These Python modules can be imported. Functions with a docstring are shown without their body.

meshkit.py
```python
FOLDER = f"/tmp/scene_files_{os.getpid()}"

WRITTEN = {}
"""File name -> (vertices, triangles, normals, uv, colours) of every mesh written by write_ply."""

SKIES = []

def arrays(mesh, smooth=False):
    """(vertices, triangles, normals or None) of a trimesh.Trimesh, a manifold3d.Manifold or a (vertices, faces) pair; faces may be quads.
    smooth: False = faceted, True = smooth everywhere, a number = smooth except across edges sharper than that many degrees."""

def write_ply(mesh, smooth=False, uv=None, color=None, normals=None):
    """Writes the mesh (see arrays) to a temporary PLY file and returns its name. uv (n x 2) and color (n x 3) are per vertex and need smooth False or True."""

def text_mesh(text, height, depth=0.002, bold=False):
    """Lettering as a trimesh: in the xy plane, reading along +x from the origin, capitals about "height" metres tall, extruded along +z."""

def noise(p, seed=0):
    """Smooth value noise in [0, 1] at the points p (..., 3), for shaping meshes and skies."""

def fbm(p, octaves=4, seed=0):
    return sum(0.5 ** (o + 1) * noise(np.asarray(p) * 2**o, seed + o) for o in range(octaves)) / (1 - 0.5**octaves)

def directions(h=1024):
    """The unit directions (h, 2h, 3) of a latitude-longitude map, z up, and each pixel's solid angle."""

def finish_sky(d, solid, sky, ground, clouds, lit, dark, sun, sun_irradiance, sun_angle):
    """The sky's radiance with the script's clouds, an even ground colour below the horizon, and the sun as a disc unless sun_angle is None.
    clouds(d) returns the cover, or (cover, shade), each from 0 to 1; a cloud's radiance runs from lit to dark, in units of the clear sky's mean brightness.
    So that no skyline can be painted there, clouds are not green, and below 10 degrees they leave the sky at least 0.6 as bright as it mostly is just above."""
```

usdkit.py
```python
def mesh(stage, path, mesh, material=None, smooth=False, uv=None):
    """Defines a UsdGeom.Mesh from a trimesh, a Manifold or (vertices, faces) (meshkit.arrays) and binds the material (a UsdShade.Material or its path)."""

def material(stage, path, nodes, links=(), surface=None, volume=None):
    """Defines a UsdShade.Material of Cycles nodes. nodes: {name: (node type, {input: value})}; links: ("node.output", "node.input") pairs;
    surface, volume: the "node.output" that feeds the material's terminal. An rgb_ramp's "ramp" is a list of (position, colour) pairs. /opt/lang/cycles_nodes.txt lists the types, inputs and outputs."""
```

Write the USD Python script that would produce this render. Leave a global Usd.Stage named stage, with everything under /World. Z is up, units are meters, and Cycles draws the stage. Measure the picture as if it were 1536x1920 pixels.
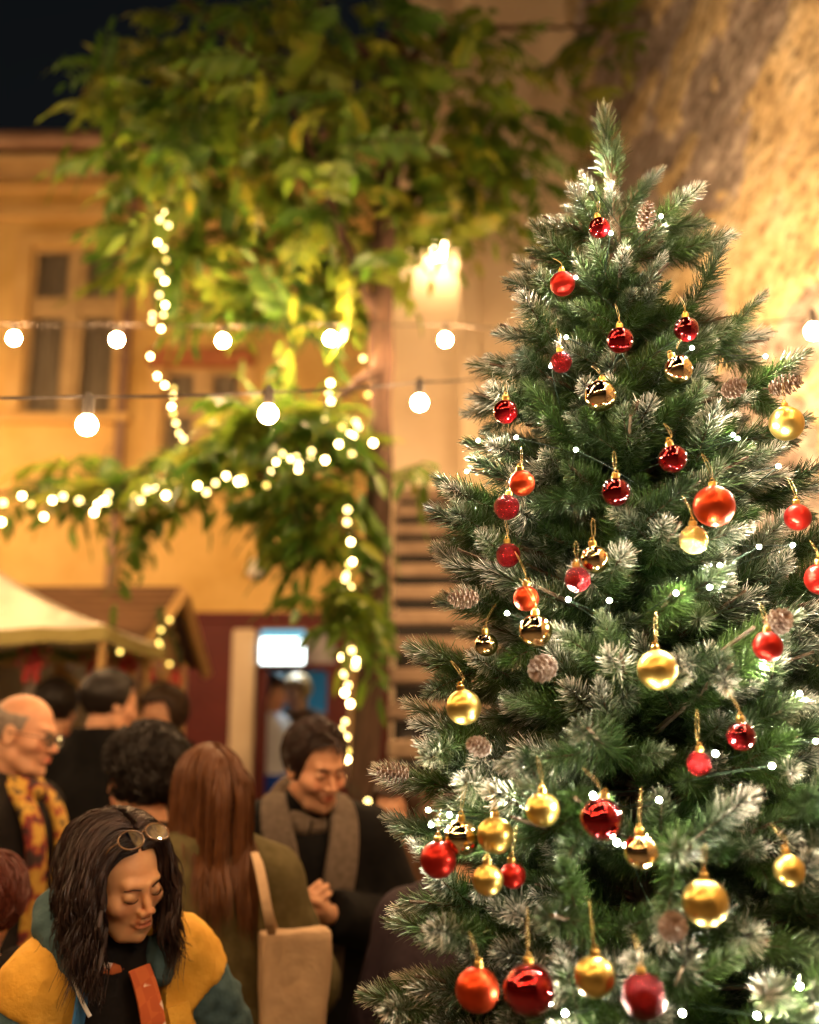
import math, random
import numpy as np, trimesh, usdkit, meshkit
from pxr import Usd, UsdGeom, UsdLux, UsdShade, Sdf, Gf, Vt

RNG = np.random.default_rng(7)
random.seed(7)
stage = Usd.Stage.CreateInMemory()
UsdGeom.SetStageUpAxis(stage, "Z")
UsdGeom.SetStageMetersPerUnit(stage, 1.0)
UsdGeom.Xform.Define(stage, "/World")
UsdGeom.Scope.Define(stage, "/World/Looks")

# ------------------------------------------------------------------ camera, sky, exposure
EYE = np.array([0.0, 0.0, 1.55])
PITCH = math.radians(13.0)
FPX = 2000.0                       # focal length in photo pixels (photo is 1536 x 1920)
cam = UsdGeom.Camera.Define(stage, "/World/camera")
cam.CreateHorizontalApertureAttr(24.0)
cam.CreateVerticalApertureAttr(30.0)
cam.CreateFocalLengthAttr(24.0 * FPX / 1536.0)
cam.CreateFStopAttr(1.55)
cam.CreateFocusDistanceAttr(1.64)
cam.CreateExposureAttr(0.3)
cam.CreateClippingRangeAttr((0.05, 400.0))
cam.AddTranslateOp().Set(Gf.Vec3d(*EYE))
cam.AddRotateXOp().Set(90.0 + math.degrees(PITCH))

SKY = usdkit.material(stage, "/World/Looks/night_sky", {
    "sky": ("sky_texture", {"sky_type": "single_scattering", "sun_disc": False, "sun_elevation": 0.0, "sun_rotation": 3.6, "air_density": 1.0}),
    "hs": ("hsv", {"hue": 0.5, "saturation": 0.9, "value": 1.0}),
    "bg": ("background_shader", {"strength": 0.012})},
    [("sky.color", "hs.color"), ("hs.color", "bg.color")], surface="bg.background")
dome = UsdLux.DomeLight.Define(stage, "/World/sky")
UsdShade.MaterialBindingAPI.Apply(dome.GetPrim()).Bind(SKY)
dome.GetPrim().SetCustomDataByKey("kind", "structure")

CP, SP = math.cos(PITCH), math.sin(PITCH)
def P(px, py, Y):
    """The world point at forward distance Y seen at photo pixel (px, py)."""
    dx, dy = (px - 768.0) / FPX, (960.0 - py) / FPX
    d = np.array([dx, CP - dy * SP, SP + dy * CP])
    return EYE + d * (Y / d[1])
def PX(p):
    """World points -> photo pixels."""
    q = np.atleast_2d(p) - EYE
    f = q[:, 1] * CP + q[:, 2] * SP
    u = -q[:, 1] * SP + q[:, 2] * CP
    return np.stack([768 + FPX * q[:, 0] / f, 960 - FPX * u / f, f], 1)

# ------------------------------------------------------------------ stage helpers
_used = {}
def numbered(parent, name):
    k = (parent, name)
    n = _used.get(k, 0)
    _used[k] = n + 1
    return f"{parent}/{name}" if n == 0 else f"{parent}/{name}_{n:03d}"
def tag(prim, label=None, cat=None, group=None, kind=None):
    for k, v in (("label", label), ("category", cat), ("group", group), ("kind", kind)):
        if v:
            prim.SetCustomDataByKey(k, v)
def thing(name, label, cat, loc=(0, 0, 0), group=None, kind=None):
    x = UsdGeom.Xform.Define(stage, numbered("/World", name))
    x.AddTranslateOp().Set(Gf.Vec3d(*map(float, loc)))
    tag(x.GetPrim(), label, cat, group, kind)
    return x
def path_of(parent):
    return "/World" if parent is None else (parent if isinstance(parent, str) else str(parent.GetPath()))
LOC = {}
def origin(parent):
    """The world location of a parent thing made by thing()."""
    if parent is None:
        return np.zeros(3)
    if isinstance(parent, str):
        return np.zeros(3)
    key = str(parent.GetPath())
    if key not in LOC:
        m = UsdGeom.Xformable(parent).ComputeLocalToWorldTransform(Usd.TimeCode.Default())
        LOC[key] = np.array(m.ExtractTranslation())
    return LOC[key]
def obj(name, mesh, mat, parent=None, smooth=35, label=None, cat=None, group=None, kind=None, world=True, attr=None):
    """One Mesh prim. Mesh coordinates are world coordinates unless world=False."""
    if isinstance(mesh, list):
        mesh = join(mesh)
    if not isinstance(mesh, (tuple, trimesh.Trimesh)):
        mesh = meshkit.arrays(mesh)[:2]
    v, f = (mesh.vertices, mesh.faces) if isinstance(mesh, trimesh.Trimesh) else mesh
    v, f = np.array(v, float), np.array(f, int)
    if world:
        v = v - origin(parent)
    if attr:
        smooth = True if smooth else False
    m = usdkit.mesh(stage, numbered(path_of(parent), name), (v, f), mat, smooth=smooth)
    if attr:
        for k, a in attr.items():
            a = np.asarray(a, np.float32)
            if a.ndim == 2:
                UsdGeom.PrimvarsAPI(m).CreatePrimvar(k, Sdf.ValueTypeNames.Color3fArray, "vertex").Set(Vt.Vec3fArray.FromNumpy(a))
            else:
                UsdGeom.PrimvarsAPI(m).CreatePrimvar(k, Sdf.ValueTypeNames.FloatArray, "vertex").Set(Vt.FloatArray.FromNumpy(a))
    tag(m.GetPrim(), label, cat, group, kind)
    return m
_classes = UsdGeom.Scope  # prototypes are class prims under /World/Prototypes
stage.CreateClassPrim("/World/Prototypes")
def proto(name, parts):
    """A class prim holding mesh parts [(part name, mesh, material, attr)]."""
    p = stage.CreateClassPrim(f"/World/Prototypes/{name}")
    for pn, mesh, mat, attr in parts:
        obj(pn, mesh, mat, str(p.GetPath()), world=False, attr=attr)
    return p.GetPath()
def place(name, proto_path, M, parent=None, label=None, cat=None, group=None):
    """An instanceable Xform that references a prototype. M: 4x4, column vectors."""
    x = UsdGeom.Xform.Define(stage, numbered(path_of(parent), name))
    M = np.array(M, float)
    M[:3, 3] -= origin(parent)
    x.AddTransformOp().Set(Gf.Matrix4d(M.T.tolist()))
    x.GetPrim().GetReferences().AddInternalReference(proto_path)
    x.GetPrim().SetInstanceable(True)
    tag(x.GetPrim(), label, cat, group)
    return x

# ------------------------------------------------------------------ mesh helpers
def tm(v, f):
    return trimesh.Trimesh(np.asarray(v, float), np.asarray(f, int), process=False)
def join(ms):
    V, F, n = [], [], 0
    for m in ms:
        v, f = (m.vertices, m.faces) if isinstance(m, trimesh.Trimesh) else m
        f = np.asarray(f)
        if f.shape[1] == 4:
            f = np.vstack([f[:, [0, 1, 2]], f[:, [0, 2, 3]]])
        V.append(np.asarray(v)); F.append(f + n); n += len(v)
    return tm(np.vstack(V), np.vstack(F))
def box(x0, x1, y0, y1, z0, z1, bev=0.0):
    """A box, with chamfered edges when bev > 0."""
    c = np.array([(x0 + x1) / 2, (y0 + y1) / 2, (z0 + z1) / 2])
    e = np.abs(np.array([x1 - x0, y1 - y0, z1 - z0])) / 2
    b = min(bev, e.min() * 0.45)
    if b <= 0:
        m = trimesh.creation.box(2 * e); m.apply_translation(c); return m
    pts = []
    for s in np.ndindex(2, 2, 2):
        s = np.array(s) * 2 - 1
        for k in range(3):
            q = s * e
            for j in range(3):
                if j != k:
                    q[j] -= s[j] * b
            pts.append(q)
    return tm(*(lambda h: (h.vertices, h.faces))(trimesh.convex.convex_hull(np.array(pts) + c)))
def basis(t, up=(0, 0, 1)):
    t = np.asarray(t, float); t = t / np.linalg.norm(t)
    u = np.asarray(up, float)
    if abs(t @ u) > 0.98:
        u = np.array([1.0, 0, 0])
    a = np.cross(u, t); a /= np.linalg.norm(a)
    return a, np.cross(t, a), t
def tube(pts, r, n=8, cap=True):
    """A round tube along pts, radius scalar or per point."""
    p = np.asarray(pts, float); k = len(p)
    r = np.broadcast_to(np.asarray(r, float), (k,))
    t = np.gradient(p, axis=0); t /= np.linalg.norm(t, axis=1, keepdims=True) + 1e-12
    a = basis(t[0])[0]
    V = []
    for i in range(k):
        a = a - t[i] * (a @ t[i]); a /= np.linalg.norm(a) + 1e-12
        b = np.cross(t[i], a)
        ang = np.arange(n) * 2 * math.pi / n
        V.append(p[i] + r[i] * (np.cos(ang)[:, None] * a + np.sin(ang)[:, None] * b))
    V = np.vstack(V)
    i, j = np.meshgrid(np.arange(k - 1), np.arange(n), indexing="ij")
    q = np.stack([i * n + j, i * n + (j + 1) % n, (i + 1) * n + (j + 1) % n, (i + 1) * n + j], -1).reshape(-1, 4)
    F = np.vstack([q[:, [0, 1, 2]], q[:, [0, 2, 3]]])
    if cap:
        V = np.vstack([V, p[:1], p[-1:]])
        c0, c1 = k * n, k * n + 1
        jj = np.arange(n)
        F = np.vstack([F, np.stack([np.full(n, c0), (jj + 1) % n, jj], 1), np.stack([np.full(n, c1), (k - 1) * n + jj, (k - 1) * n + (jj + 1) % n], 1)])
    return tm(V, F)
def ribbon(pts, side, w, t, n=1):
    """A flat band with thickness t and width w (scalar or per point) along pts; side = width direction per point."""
    p = np.asarray(pts, float); k = len(p)
    s = np.broadcast_to(np.asarray(side, float), (k, 3)).copy()
    tg = np.gradient(p, axis=0); tg /= np.linalg.norm(tg, axis=1, keepdims=True) + 1e-12
    s -= tg * (s * tg).sum(1, keepdims=True); s /= np.linalg.norm(s, axis=1, keepdims=True) + 1e-12
    nn = np.cross(tg, s)
    w = np.broadcast_to(np.asarray(w, float), (k,))[:, None]
    prof = [(-.5, -.25), (-.42, -.5), (0, -.62), (.42, -.5), (.5, -.25), (.5, .25), (.42, .5), (0, .62), (-.42, .5), (-.5, .25)]
    m = len(prof)
    V = np.stack([p + s * w * a + nn * t * b for a, b in prof], 1).reshape(-1, 3)
    i, j = np.meshgrid(np.arange(k - 1), np.arange(m), indexing="ij")
    q = np.stack([i * m + j, i * m + (j + 1) % m, (i + 1) * m + (j + 1) % m, (i + 1) * m + j], -1).reshape(-1, 4)
    F = [q[:, [0, 1, 2]], q[:, [0, 2, 3]]]
    V = np.vstack([V, p[:1], p[-1:]])
    jj = np.arange(m)
    F += [np.stack([np.full(m, k * m), (jj + 1) % m, jj], 1), np.stack([np.full(m, k * m + 1), (k - 1) * m + jj, (k - 1) * m + (jj + 1) % m], 1)]
    return tm(V, np.vstack(F))
def lathe(profile, n=24, centre=(0, 0, 0)):
    m = trimesh.creation.revolve(np.array(profile, float), sections=n)
    m.apply_translation(centre)
    return tm(m.vertices, m.faces)
def ball(c, r, sub=3):
    m = trimesh.creation.icosphere(sub, r); m.apply_translation(c)
    return tm(m.vertices, m.faces)
def spline(pts, n):
    from scipy.interpolate import CubicSpline
    p = np.asarray(pts, float)
    s = np.r_[0, np.cumsum(np.linalg.norm(np.diff(p, axis=0), axis=1))]
    return CubicSpline(s / s[-1], p)(np.linspace(0, 1, n))
def grid_mesh(fn, us, vs):
    U, V = np.meshgrid(us, vs, indexing="ij")
    p = fn(U.ravel(), V.ravel())
    n, m = len(us), len(vs)
    i, j = np.meshgrid(np.arange(n - 1), np.arange(m - 1), indexing="ij")
    q = np.stack([i * m + j, (i + 1) * m + j, (i + 1) * m + j + 1, i * m + j + 1], -1).reshape(-1, 4)
    return tm(p, np.vstack([q[:, [0, 1, 2]], q[:, [0, 2, 3]]]))
def rotm(deg, axis):
    return trimesh.transformations.rotation_matrix(math.radians(deg), axis)
def mat4(R, t):
    M = np.eye(4); M[:3, :3] = R; M[:3, 3] = t
    return M

# ------------------------------------------------------------------ materials
MATS = {}
def pbr(name, color, rough=0.6, color2=None, scale=8.0, detail=4, metal=0.0, bump=0.0, bscale=40.0, bdist=0.01, stretch=(1, 1, 1), spec=0.35, sheen=0.0, sss=0.0, coat=0.0, attr=None, lo=0.35, hi=0.65, obj_space=False):
    """A principled material with noise-mixed colour and optional noise bump."""
    n = {"p": ("principled_bsdf", {"roughness": rough, "metallic": metal, "specular_ior_level": spec, "base_color": color,
               "sheen_weight": sheen, "subsurface_weight": sss, "subsurface_scale": 0.01, "subsurface_radius": (1.0, 0.35, 0.2), "coat_weight": coat})}
    l = []
    if color2 is not None or bump > 0:
        n["g"] = ("texture_coordinate", {}) if obj_space else ("geometry", {})
        src = "g.object" if obj_space else "g.position"
        n["map"] = ("mapping", {"scale": stretch}); l.append((src, "map.vector"))
    if color2 is not None:
        n["n"] = ("noise_texture", {"scale": scale, "detail": detail, "roughness": 0.6}); l.append(("map.vector", "n.vector"))
        n["r"] = ("rgb_ramp", {"ramp": [(0, color), (lo, color), (hi, color2), (1, color2)]}); l.append(("n.fac", "r.fac"))
        out = "r.color"
        if attr:
            n["a"] = ("attribute", {"attribute": attr}); n["m"] = ("mix", {"mix_type": "multiply", "fac": 1.0})
            l += [(out, "m.color1"), ("a.color", "m.color2")]; out = "m.color"
        l.append((out, "p.base_color"))
    if bump > 0:
        n["bn"] = ("noise_texture", {"scale": bscale, "detail": 6, "roughness": 0.65}); l.append(("map.vector", "bn.vector"))
        n["b"] = ("bump", {"strength": bump, "distance": bdist}); l += [("bn.fac", "b.height"), ("b.normal", "p.normal")]
    MATS[name] = usdkit.material(stage, f"/World/Looks/{name}", n, l, surface="p.BSDF")
    return MATS[name]
def glow(name, color, strength):
    MATS[name] = usdkit.material(stage, f"/World/Looks/{name}", {"e": ("emission", {"color": color, "strength": strength})}, [], surface="e.emission")
    return MATS[name]
# ================================================================== the setting
pbr("paving", (0.10, 0.09, 0.085), 0.8, (0.17, 0.155, 0.14), scale=6, bump=0.5, bscale=30)
pbr("ochre_stucco", (0.56, 0.35, 0.10), 0.9, (0.72, 0.49, 0.18), scale=1.6, detail=6, bump=0.35, bscale=60, bdist=0.006)
pbr("ochre_trim", (0.60, 0.38, 0.135), 0.85, (0.66, 0.45, 0.18), scale=3, bump=0.2, bscale=60)
pbr("cream_plaster", (0.62, 0.49, 0.33), 0.9, (0.70, 0.58, 0.42), scale=1.7, detail=6, bump=0.3, bscale=50, bdist=0.006)
pbr("maroon_paint", (0.085, 0.007, 0.006), 0.6, (0.11, 0.010, 0.008), scale=3, bump=0.1)
pbr("gutter_metal", (0.24, 0.14, 0.09), 0.5, (0.34, 0.22, 0.15), scale=5, metal=0.3)
pbr("roof_tile", (0.10, 0.045, 0.03), 0.85, (0.17, 0.08, 0.05), scale=5)
pbr("window_paint", (0.42, 0.29, 0.14), 0.6, (0.5, 0.36, 0.18), scale=6)
pbr("white_paint", (0.72, 0.68, 0.6), 0.6, (0.78, 0.74, 0.66), scale=6)
pbr("grey_panel", (0.36, 0.34, 0.37), 0.7, (0.42, 0.40, 0.43), scale=3)
pbr("teal_wall", (0.03, 0.17, 0.26), 0.8, (0.035, 0.2, 0.3), scale=2)
pbr("dark_room", (0.008, 0.007, 0.007), 0.9, (0.012, 0.01, 0.01), scale=3)  # near-black that stands in for shade in and behind the stair
pbr("curtain", (0.36, 0.27, 0.2), 0.9, (0.5, 0.4, 0.32), scale=6, stretch=(6, 1, 0.3))
pbr("stone_tread", (0.17, 0.115, 0.075), 0.8, (0.26, 0.185, 0.128), scale=7, bump=0.4, bscale=40)
pbr("brown_stone", (0.10, 0.06, 0.035), 0.85, (0.16, 0.10, 0.06), scale=5)
pbr("dark_iron", (0.025, 0.024, 0.024), 0.5)
pbr("terracotta", (0.30, 0.10, 0.04), 0.8, (0.38, 0.14, 0.06), scale=6)
MATS["pane"] = usdkit.material(stage, "/World/Looks/pane", {
    "t": ("transparent_bsdf", {"color": (0.9, 0.92, 0.9)}), "g": ("glossy_bsdf", {"roughness": 0.03, "color": (1, 1, 1)}), "f": ("fresnel", {"IOR": 1.6}), "m": ("mix_closure", {})},
    [("f.fac", "m.fac"), ("t.BSDF", "m.closure1"), ("g.BSDF", "m.closure2")], surface="m.closure")
glow("bulb_warm", (1.0, 0.59, 0.27), 2200.0)
glow("bulb_near", (1.0, 0.60, 0.29), 260.0)
glow("bulb_over", (1.0, 0.59, 0.27), 820.0)
glow("bulb_side", (1.0, 0.58, 0.26), 1150.0)
glow("bulb_wall", (1.0, 0.66, 0.38), 720.0)
glow("fairy_warm", (1.0, 0.68, 0.26), 34.0)
glow("fairy_mid", (1.0, 0.70, 0.22), 9.0)
glow("fairy_gold", (1.0, 0.66, 0.14), 4.5)
glow("lantern_glow", (1.0, 0.70, 0.38), 85.0)
glow("sign_white", (0.86, 1.0, 0.98), 5.0)
glow("sign_cyan", (0.16, 0.55, 0.72), 0.9)
glow("room_lamp", (0.72, 0.9, 1.0), 60.0)
glow("led_white", (1.0, 0.93, 0.74), 3800.0)
glow("small_screen", (0.9, 0.92, 0.85), 26.0)

# ground: one sheet out to the horizon
g = obj("ground", grid_mesh(lambda u, v: np.stack([u, v, 0 * u], 1), np.array([-300, -40, 0, 40, 300.]), np.array([-300, -40, 0, 40, 300.])), MATS["paving"], smooth=False, kind="structure")

# ---------------- ochre house at the end of the courtyard
YF = 9.0
def fx(px, py): return P(px, py, YF)[0]
def fz(py): return P(300, py, YF)[2]
house = thing("ochre_house", "ochre two-storey house with maroon ground floor closing the courtyard", "house", (-3.0, YF, 0))
XL, XR = -8.0, fx(736, 700)
eave_z = P(100, 262, YF - 0.44)[2] - 0.15
wz0, wz1, wx0, wx1 = fz(792), fz(462), fx(44, 640), fx(222, 640)       # upper window
vx0, vx1, vz0, vz1 = fx(300, 760), fx(455, 760), fz(905), fz(690)       # second window, half hidden by the vine
band_z = fz(1160)
dx0, dx1, dz1 = fx(480, 1300), fx(628, 1300), fz(1186)                  # entrance
def wall_with_holes(x0, x1, z0, z1, holes, y, th=0.35):
    from shapely import box as sbox, unary_union
    s = sbox(x0, z0, x1, z1).difference(unary_union([sbox(a, c, b, d) for a, b, c, d in holes]))
    m = trimesh.creation.extrude_polygon(s, th, engine="earcut")
    v = np.array(m.vertices)
    return tm(np.stack([v[:, 0], y + v[:, 2], v[:, 1]], 1), m.faces[:, ::-1])
obj("upper_wall", wall_with_holes(XL, XR, band_z, eave_z, [(wx0, wx1, wz0, wz1), (vx0, vx1, vz0, vz1)], YF), MATS["ochre_stucco"], house, smooth=False)
obj("maroon_wall", wall_with_holes(XL, XR, 0, band_z - 0.004, [(dx0, dx1, -0.01, dz1)], YF - 0.03, 0.38), MATS["maroon_paint"], house, smooth=False)
obj("moulding", box(XL, XR, YF - 0.05, YF - 0.002, band_z - 0.03, band_z + 0.05, 0.01), MATS["maroon_paint"], house)
for zc, hh in ((fz(400), 0.07), (fz(355), 0.035)):
    obj("cornice_band", box(XL, XR - 0.01, YF - 0.06, YF - 0.002, zc - hh, zc + hh, 0.012), MATS["ochre_trim"], house)
obj("eave_soffit", box(XL, XR + 0.1, YF - 0.38, YF + 0.3, eave_z + 0.002, eave_z + 0.06, 0.01), MATS["window_paint"], house)
gt = []
for k in range(13):
    a = math.pi * k / 12
    gt.append((0.08 * math.cos(a), -0.08 * math.sin(a)))
gx = np.array([[XL, YF - 0.44, eave_z + 0.15], [XR + 0.12, YF - 0.44, eave_z + 0.15]])
obj("gutter", tube(np.linspace(gx[0], gx[1], 12), 0.085, 14), MATS["gutter_metal"], house)
rf = grid_mesh(lambda u, v: np.stack([u, YF - 0.40 + v * 3.0, eave_z + 0.17 + v * 1.1 + 0.02 * np.abs(np.sin(u * 9))], 1), np.linspace(XL, XR + 0.1, 160), np.linspace(0, 1, 6))
obj("roof", rf, MATS["roof_tile"], house)
obj("rear_wall", box(XL, XR, YF + 5.0, YF + 5.3, 0, eave_z), MATS["ochre_stucco"], house, smooth=False)
obj("side_wall", box(XR - 0.3, XR - 0.005, YF + 0.36, YF + 5.0, 0, eave_z - 0.004), MATS["ochre_stucco"], house, smooth=False)
# drainpipe with brackets
dpx = fx(226, 860)
dp = obj("drainpipe", tube([(dpx, YF - 0.07, 0.2), (dpx, YF - 0.07, eave_z - 0.2), (dpx, YF - 0.3, eave_z + 0.05)], 0.05, 12), MATS["gutter_metal"], house)
for z in (2.2, 3.6, 5.0):
    obj("bracket", lathe([(0.05, -0.02), (0.062, -0.02), (0.062, 0.02), (0.05, 0.02)], 12, (dpx, YF - 0.07, z)), MATS["gutter_metal"], dp)
# windows: frame, four sashes each with its pane, sill, curtain behind
def window(x0, x1, z0, z1, mid, band=None):
    w = obj("window", [box(x0 - 0.11, x0 + 0.02, YF - 0.045, YF + 0.1, z0, z1, 0.008), box(x1 - 0.02, x1 + 0.11, YF - 0.045, YF + 0.1, z0, z1, 0.008),
                       box(x0 - 0.11, x1 + 0.11, YF - 0.047, YF + 0.1, z1 + 0.001, z1 + 0.13, 0.008)], MATS["ochre_trim"], house)
    xm, d = (x0 + x1) / 2, 0.035
    obj("frame", [box(xm - 0.05, xm + 0.05, YF + 0.02, YF + 0.11, z0 + 0.06, z1 - 0.001, 0.008), box(x0 + 0.021, xm - 0.051, YF + 0.025, YF + 0.105, mid - 0.06, mid + 0.06, 0.008),
                  box(xm + 0.051, x1 - 0.021, YF + 0.025, YF + 0.105, mid - 0.06, mid + 0.06, 0.008)], MATS["window_paint"], w)
    for a, b in ((x0 + 0.022, xm - 0.052), (xm + 0.052, x1 - 0.022)):
        for c, e in ((z0 + 0.062, mid - 0.062), (mid + 0.062, z1 - 0.004)):
            obj("sash", [box(a, a + d, YF + 0.04, YF + 0.09, c, e), box(b - d, b, YF + 0.04, YF + 0.09, c, e), box(a + d, b - d, YF + 0.041, YF + 0.089, c, c + d), box(a + d, b - d, YF + 0.041, YF + 0.089, e - d, e)], MATS["window_paint"], w)
            obj("pane", box(a + d - 0.004, b - d + 0.004, YF + 0.06, YF + 0.066, c + d - 0.004, e - d + 0.004), MATS["pane"], w, smooth=False)
    obj("sill", box(x0 - 0.16, x1 + 0.16, YF - 0.12, YF + 0.12, z0 - 0.02, z0 + 0.058, 0.012), MATS["ochre_trim"], w)
    cu = grid_mesh(lambda u, v: np.stack([u, YF + 0.16 + 0.02 * np.sin(u * 55) + 0 * v, v], 1), np.linspace(x0, x1, 90), np.linspace(z0, z1, 3))
    obj("curtain", cu, MATS["curtain"], w)
    if band:
        obj("shutter_box", box(x0 - 0.1, x1 + 0.1, YF - 0.16, YF - 0.05, z1 - 0.02, z1 + 0.14, 0.02), MATS["terracotta"], w)
window(wx0, wx1, wz0, wz1, fz(572))
window(vx0, vx1, vz0, vz1, fz(760), band=True)
# entrance: cream jamb, transom, open door leaf, lit room behind
ent = obj("entrance", [box(fx(435, 1300), dx0 - 0.002, YF - 0.10, YF + 0.02, 0, dz1 + 0.02, 0.02), box(fx(655, 1300), fx(678, 1300), YF - 0.10, YF + 0.02, 0, dz1 + 0.02, 0.02)], MATS["cream_plaster"], house)
tz = fz(1250)
obj("transom", box(dx0, dx1, YF + 0.02, YF + 0.1, tz - 0.03, tz + 0.03, 0.008), MATS["maroon_paint"], ent)
obj("transom_panel", box(fx(575, 1220), dx1, YF + 0.05, YF + 0.08, tz + 0.031, dz1, 0.004), MATS["grey_panel"], ent)
dl = obj("door_leaf", box(fx(466, 1300) + 0.05, fx(466, 1300) + 0.10, YF + 0.12, YF + 0.95, 0.01, tz - 0.04, 0.008), MATS["maroon_paint"], ent)
obj("door_stop", [box(dx0, dx0 + 0.09, YF + 0.02, YF + 0.1, 0, tz - 0.031, 0.008), box(dx1 - 0.07, dx1, YF + 0.02, YF + 0.1, 0, tz - 0.031, 0.008)], MATS["maroon_paint"], ent)
obj("handle", tube([(fx(466, 1300) + 0.10, YF + 0.85, 1.02), (fx(466, 1300) + 0.15, YF + 0.85, 1.02), (fx(466, 1300) + 0.15, YF + 0.73, 1.02)], 0.01, 8), MATS["gutter_metal"], ent)
rx0, rx1, ry1, rz1 = dx0 - 0.9, dx1 + 0.35, YF + 2.6, dz1 + 0.05
room = obj("entrance_room", [box(rx0, rx1, ry1, ry1 + 0.1, 0, rz1), box(rx0 - 0.1, rx0, YF + 0.36, ry1, 0, rz1)], MATS["teal_wall"], house, smooth=False)
obj("red_wall", box(fx(606, 1300), fx(606, 1300) + 0.35, YF + 0.6, YF + 0.66, 0, rz1 - 0.01), MATS["maroon_paint"], room, smooth=False)
obj("ceiling", box(rx0 - 0.1, rx1 + 0.1, YF + 0.36, ry1 + 0.1, rz1 + 0.002, rz1 + 0.1), MATS["white_paint"], room, smooth=False)
obj("room_side", box(rx1, rx1 + 0.1, YF + 0.36, ry1, 0, rz1), MATS["grey_panel"], room, smooth=False)
rl = thing("ceiling_lamp", "white ceiling lamp lighting the blue room inside the doorway", "lamp", (dx0 + 0.2, YF + 1.3, rz1))
obj("housing", lathe([(0, 0), (0.17, 0), (0.17, -0.03), (0.15, -0.03)], 24, (dx0 + 0.2, YF + 1.3, rz1)), MATS["white_paint"], rl)
obj("diffuser", lathe([(0.15, -0.031), (0.14, -0.05), (0.08, -0.065), (0, -0.07)], 24, (dx0 + 0.2, YF + 1.3, rz1)), MATS["room_lamp"], rl)
# illuminated sign above the entrance
sx0, sx1, sz0, sz1 = fx(492, 1215), fx(573, 1215), fz(1246), fz(1184)
sg = thing("lightbox_sign", "glowing white lightbox sign above the open doorway", "sign", ((sx0 + sx1) / 2, YF - 0.1, (sz0 + sz1) / 2))
obj("case", [box(sx0 - 0.02, sx1 + 0.02, YF - 0.09, YF + 0.0, sz0 - 0.02, sz1 + 0.02, 0.012)], MATS["gutter_metal"], sg)
smid = sz0 + (sz1 - sz0) * 0.76
obj("white_face", box(sx0, sx1, YF - 0.098, YF - 0.092, sz0, smid - 0.003, 0.002), MATS["sign_white"], sg)
obj("cyan_face", box(sx0, sx1, YF - 0.098, YF - 0.092, smid, sz1, 0.002), MATS["sign_cyan"], sg)
# unlit globe lamp on the facade
gl = thing("globe_lamp", "unlit white globe wall lamp on the plain ochre facade", "lamp", P(480, 1066, YF - 0.1))
c = P(480, 1066, YF - 0.12)
obj("globe", ball(c, 0.085), MATS["white_paint"], gl)
obj("mount", tube([c + (0, 0.05, 0), (c[0], YF, c[2])], 0.05, 14), MATS["gutter_metal"], gl)

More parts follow.
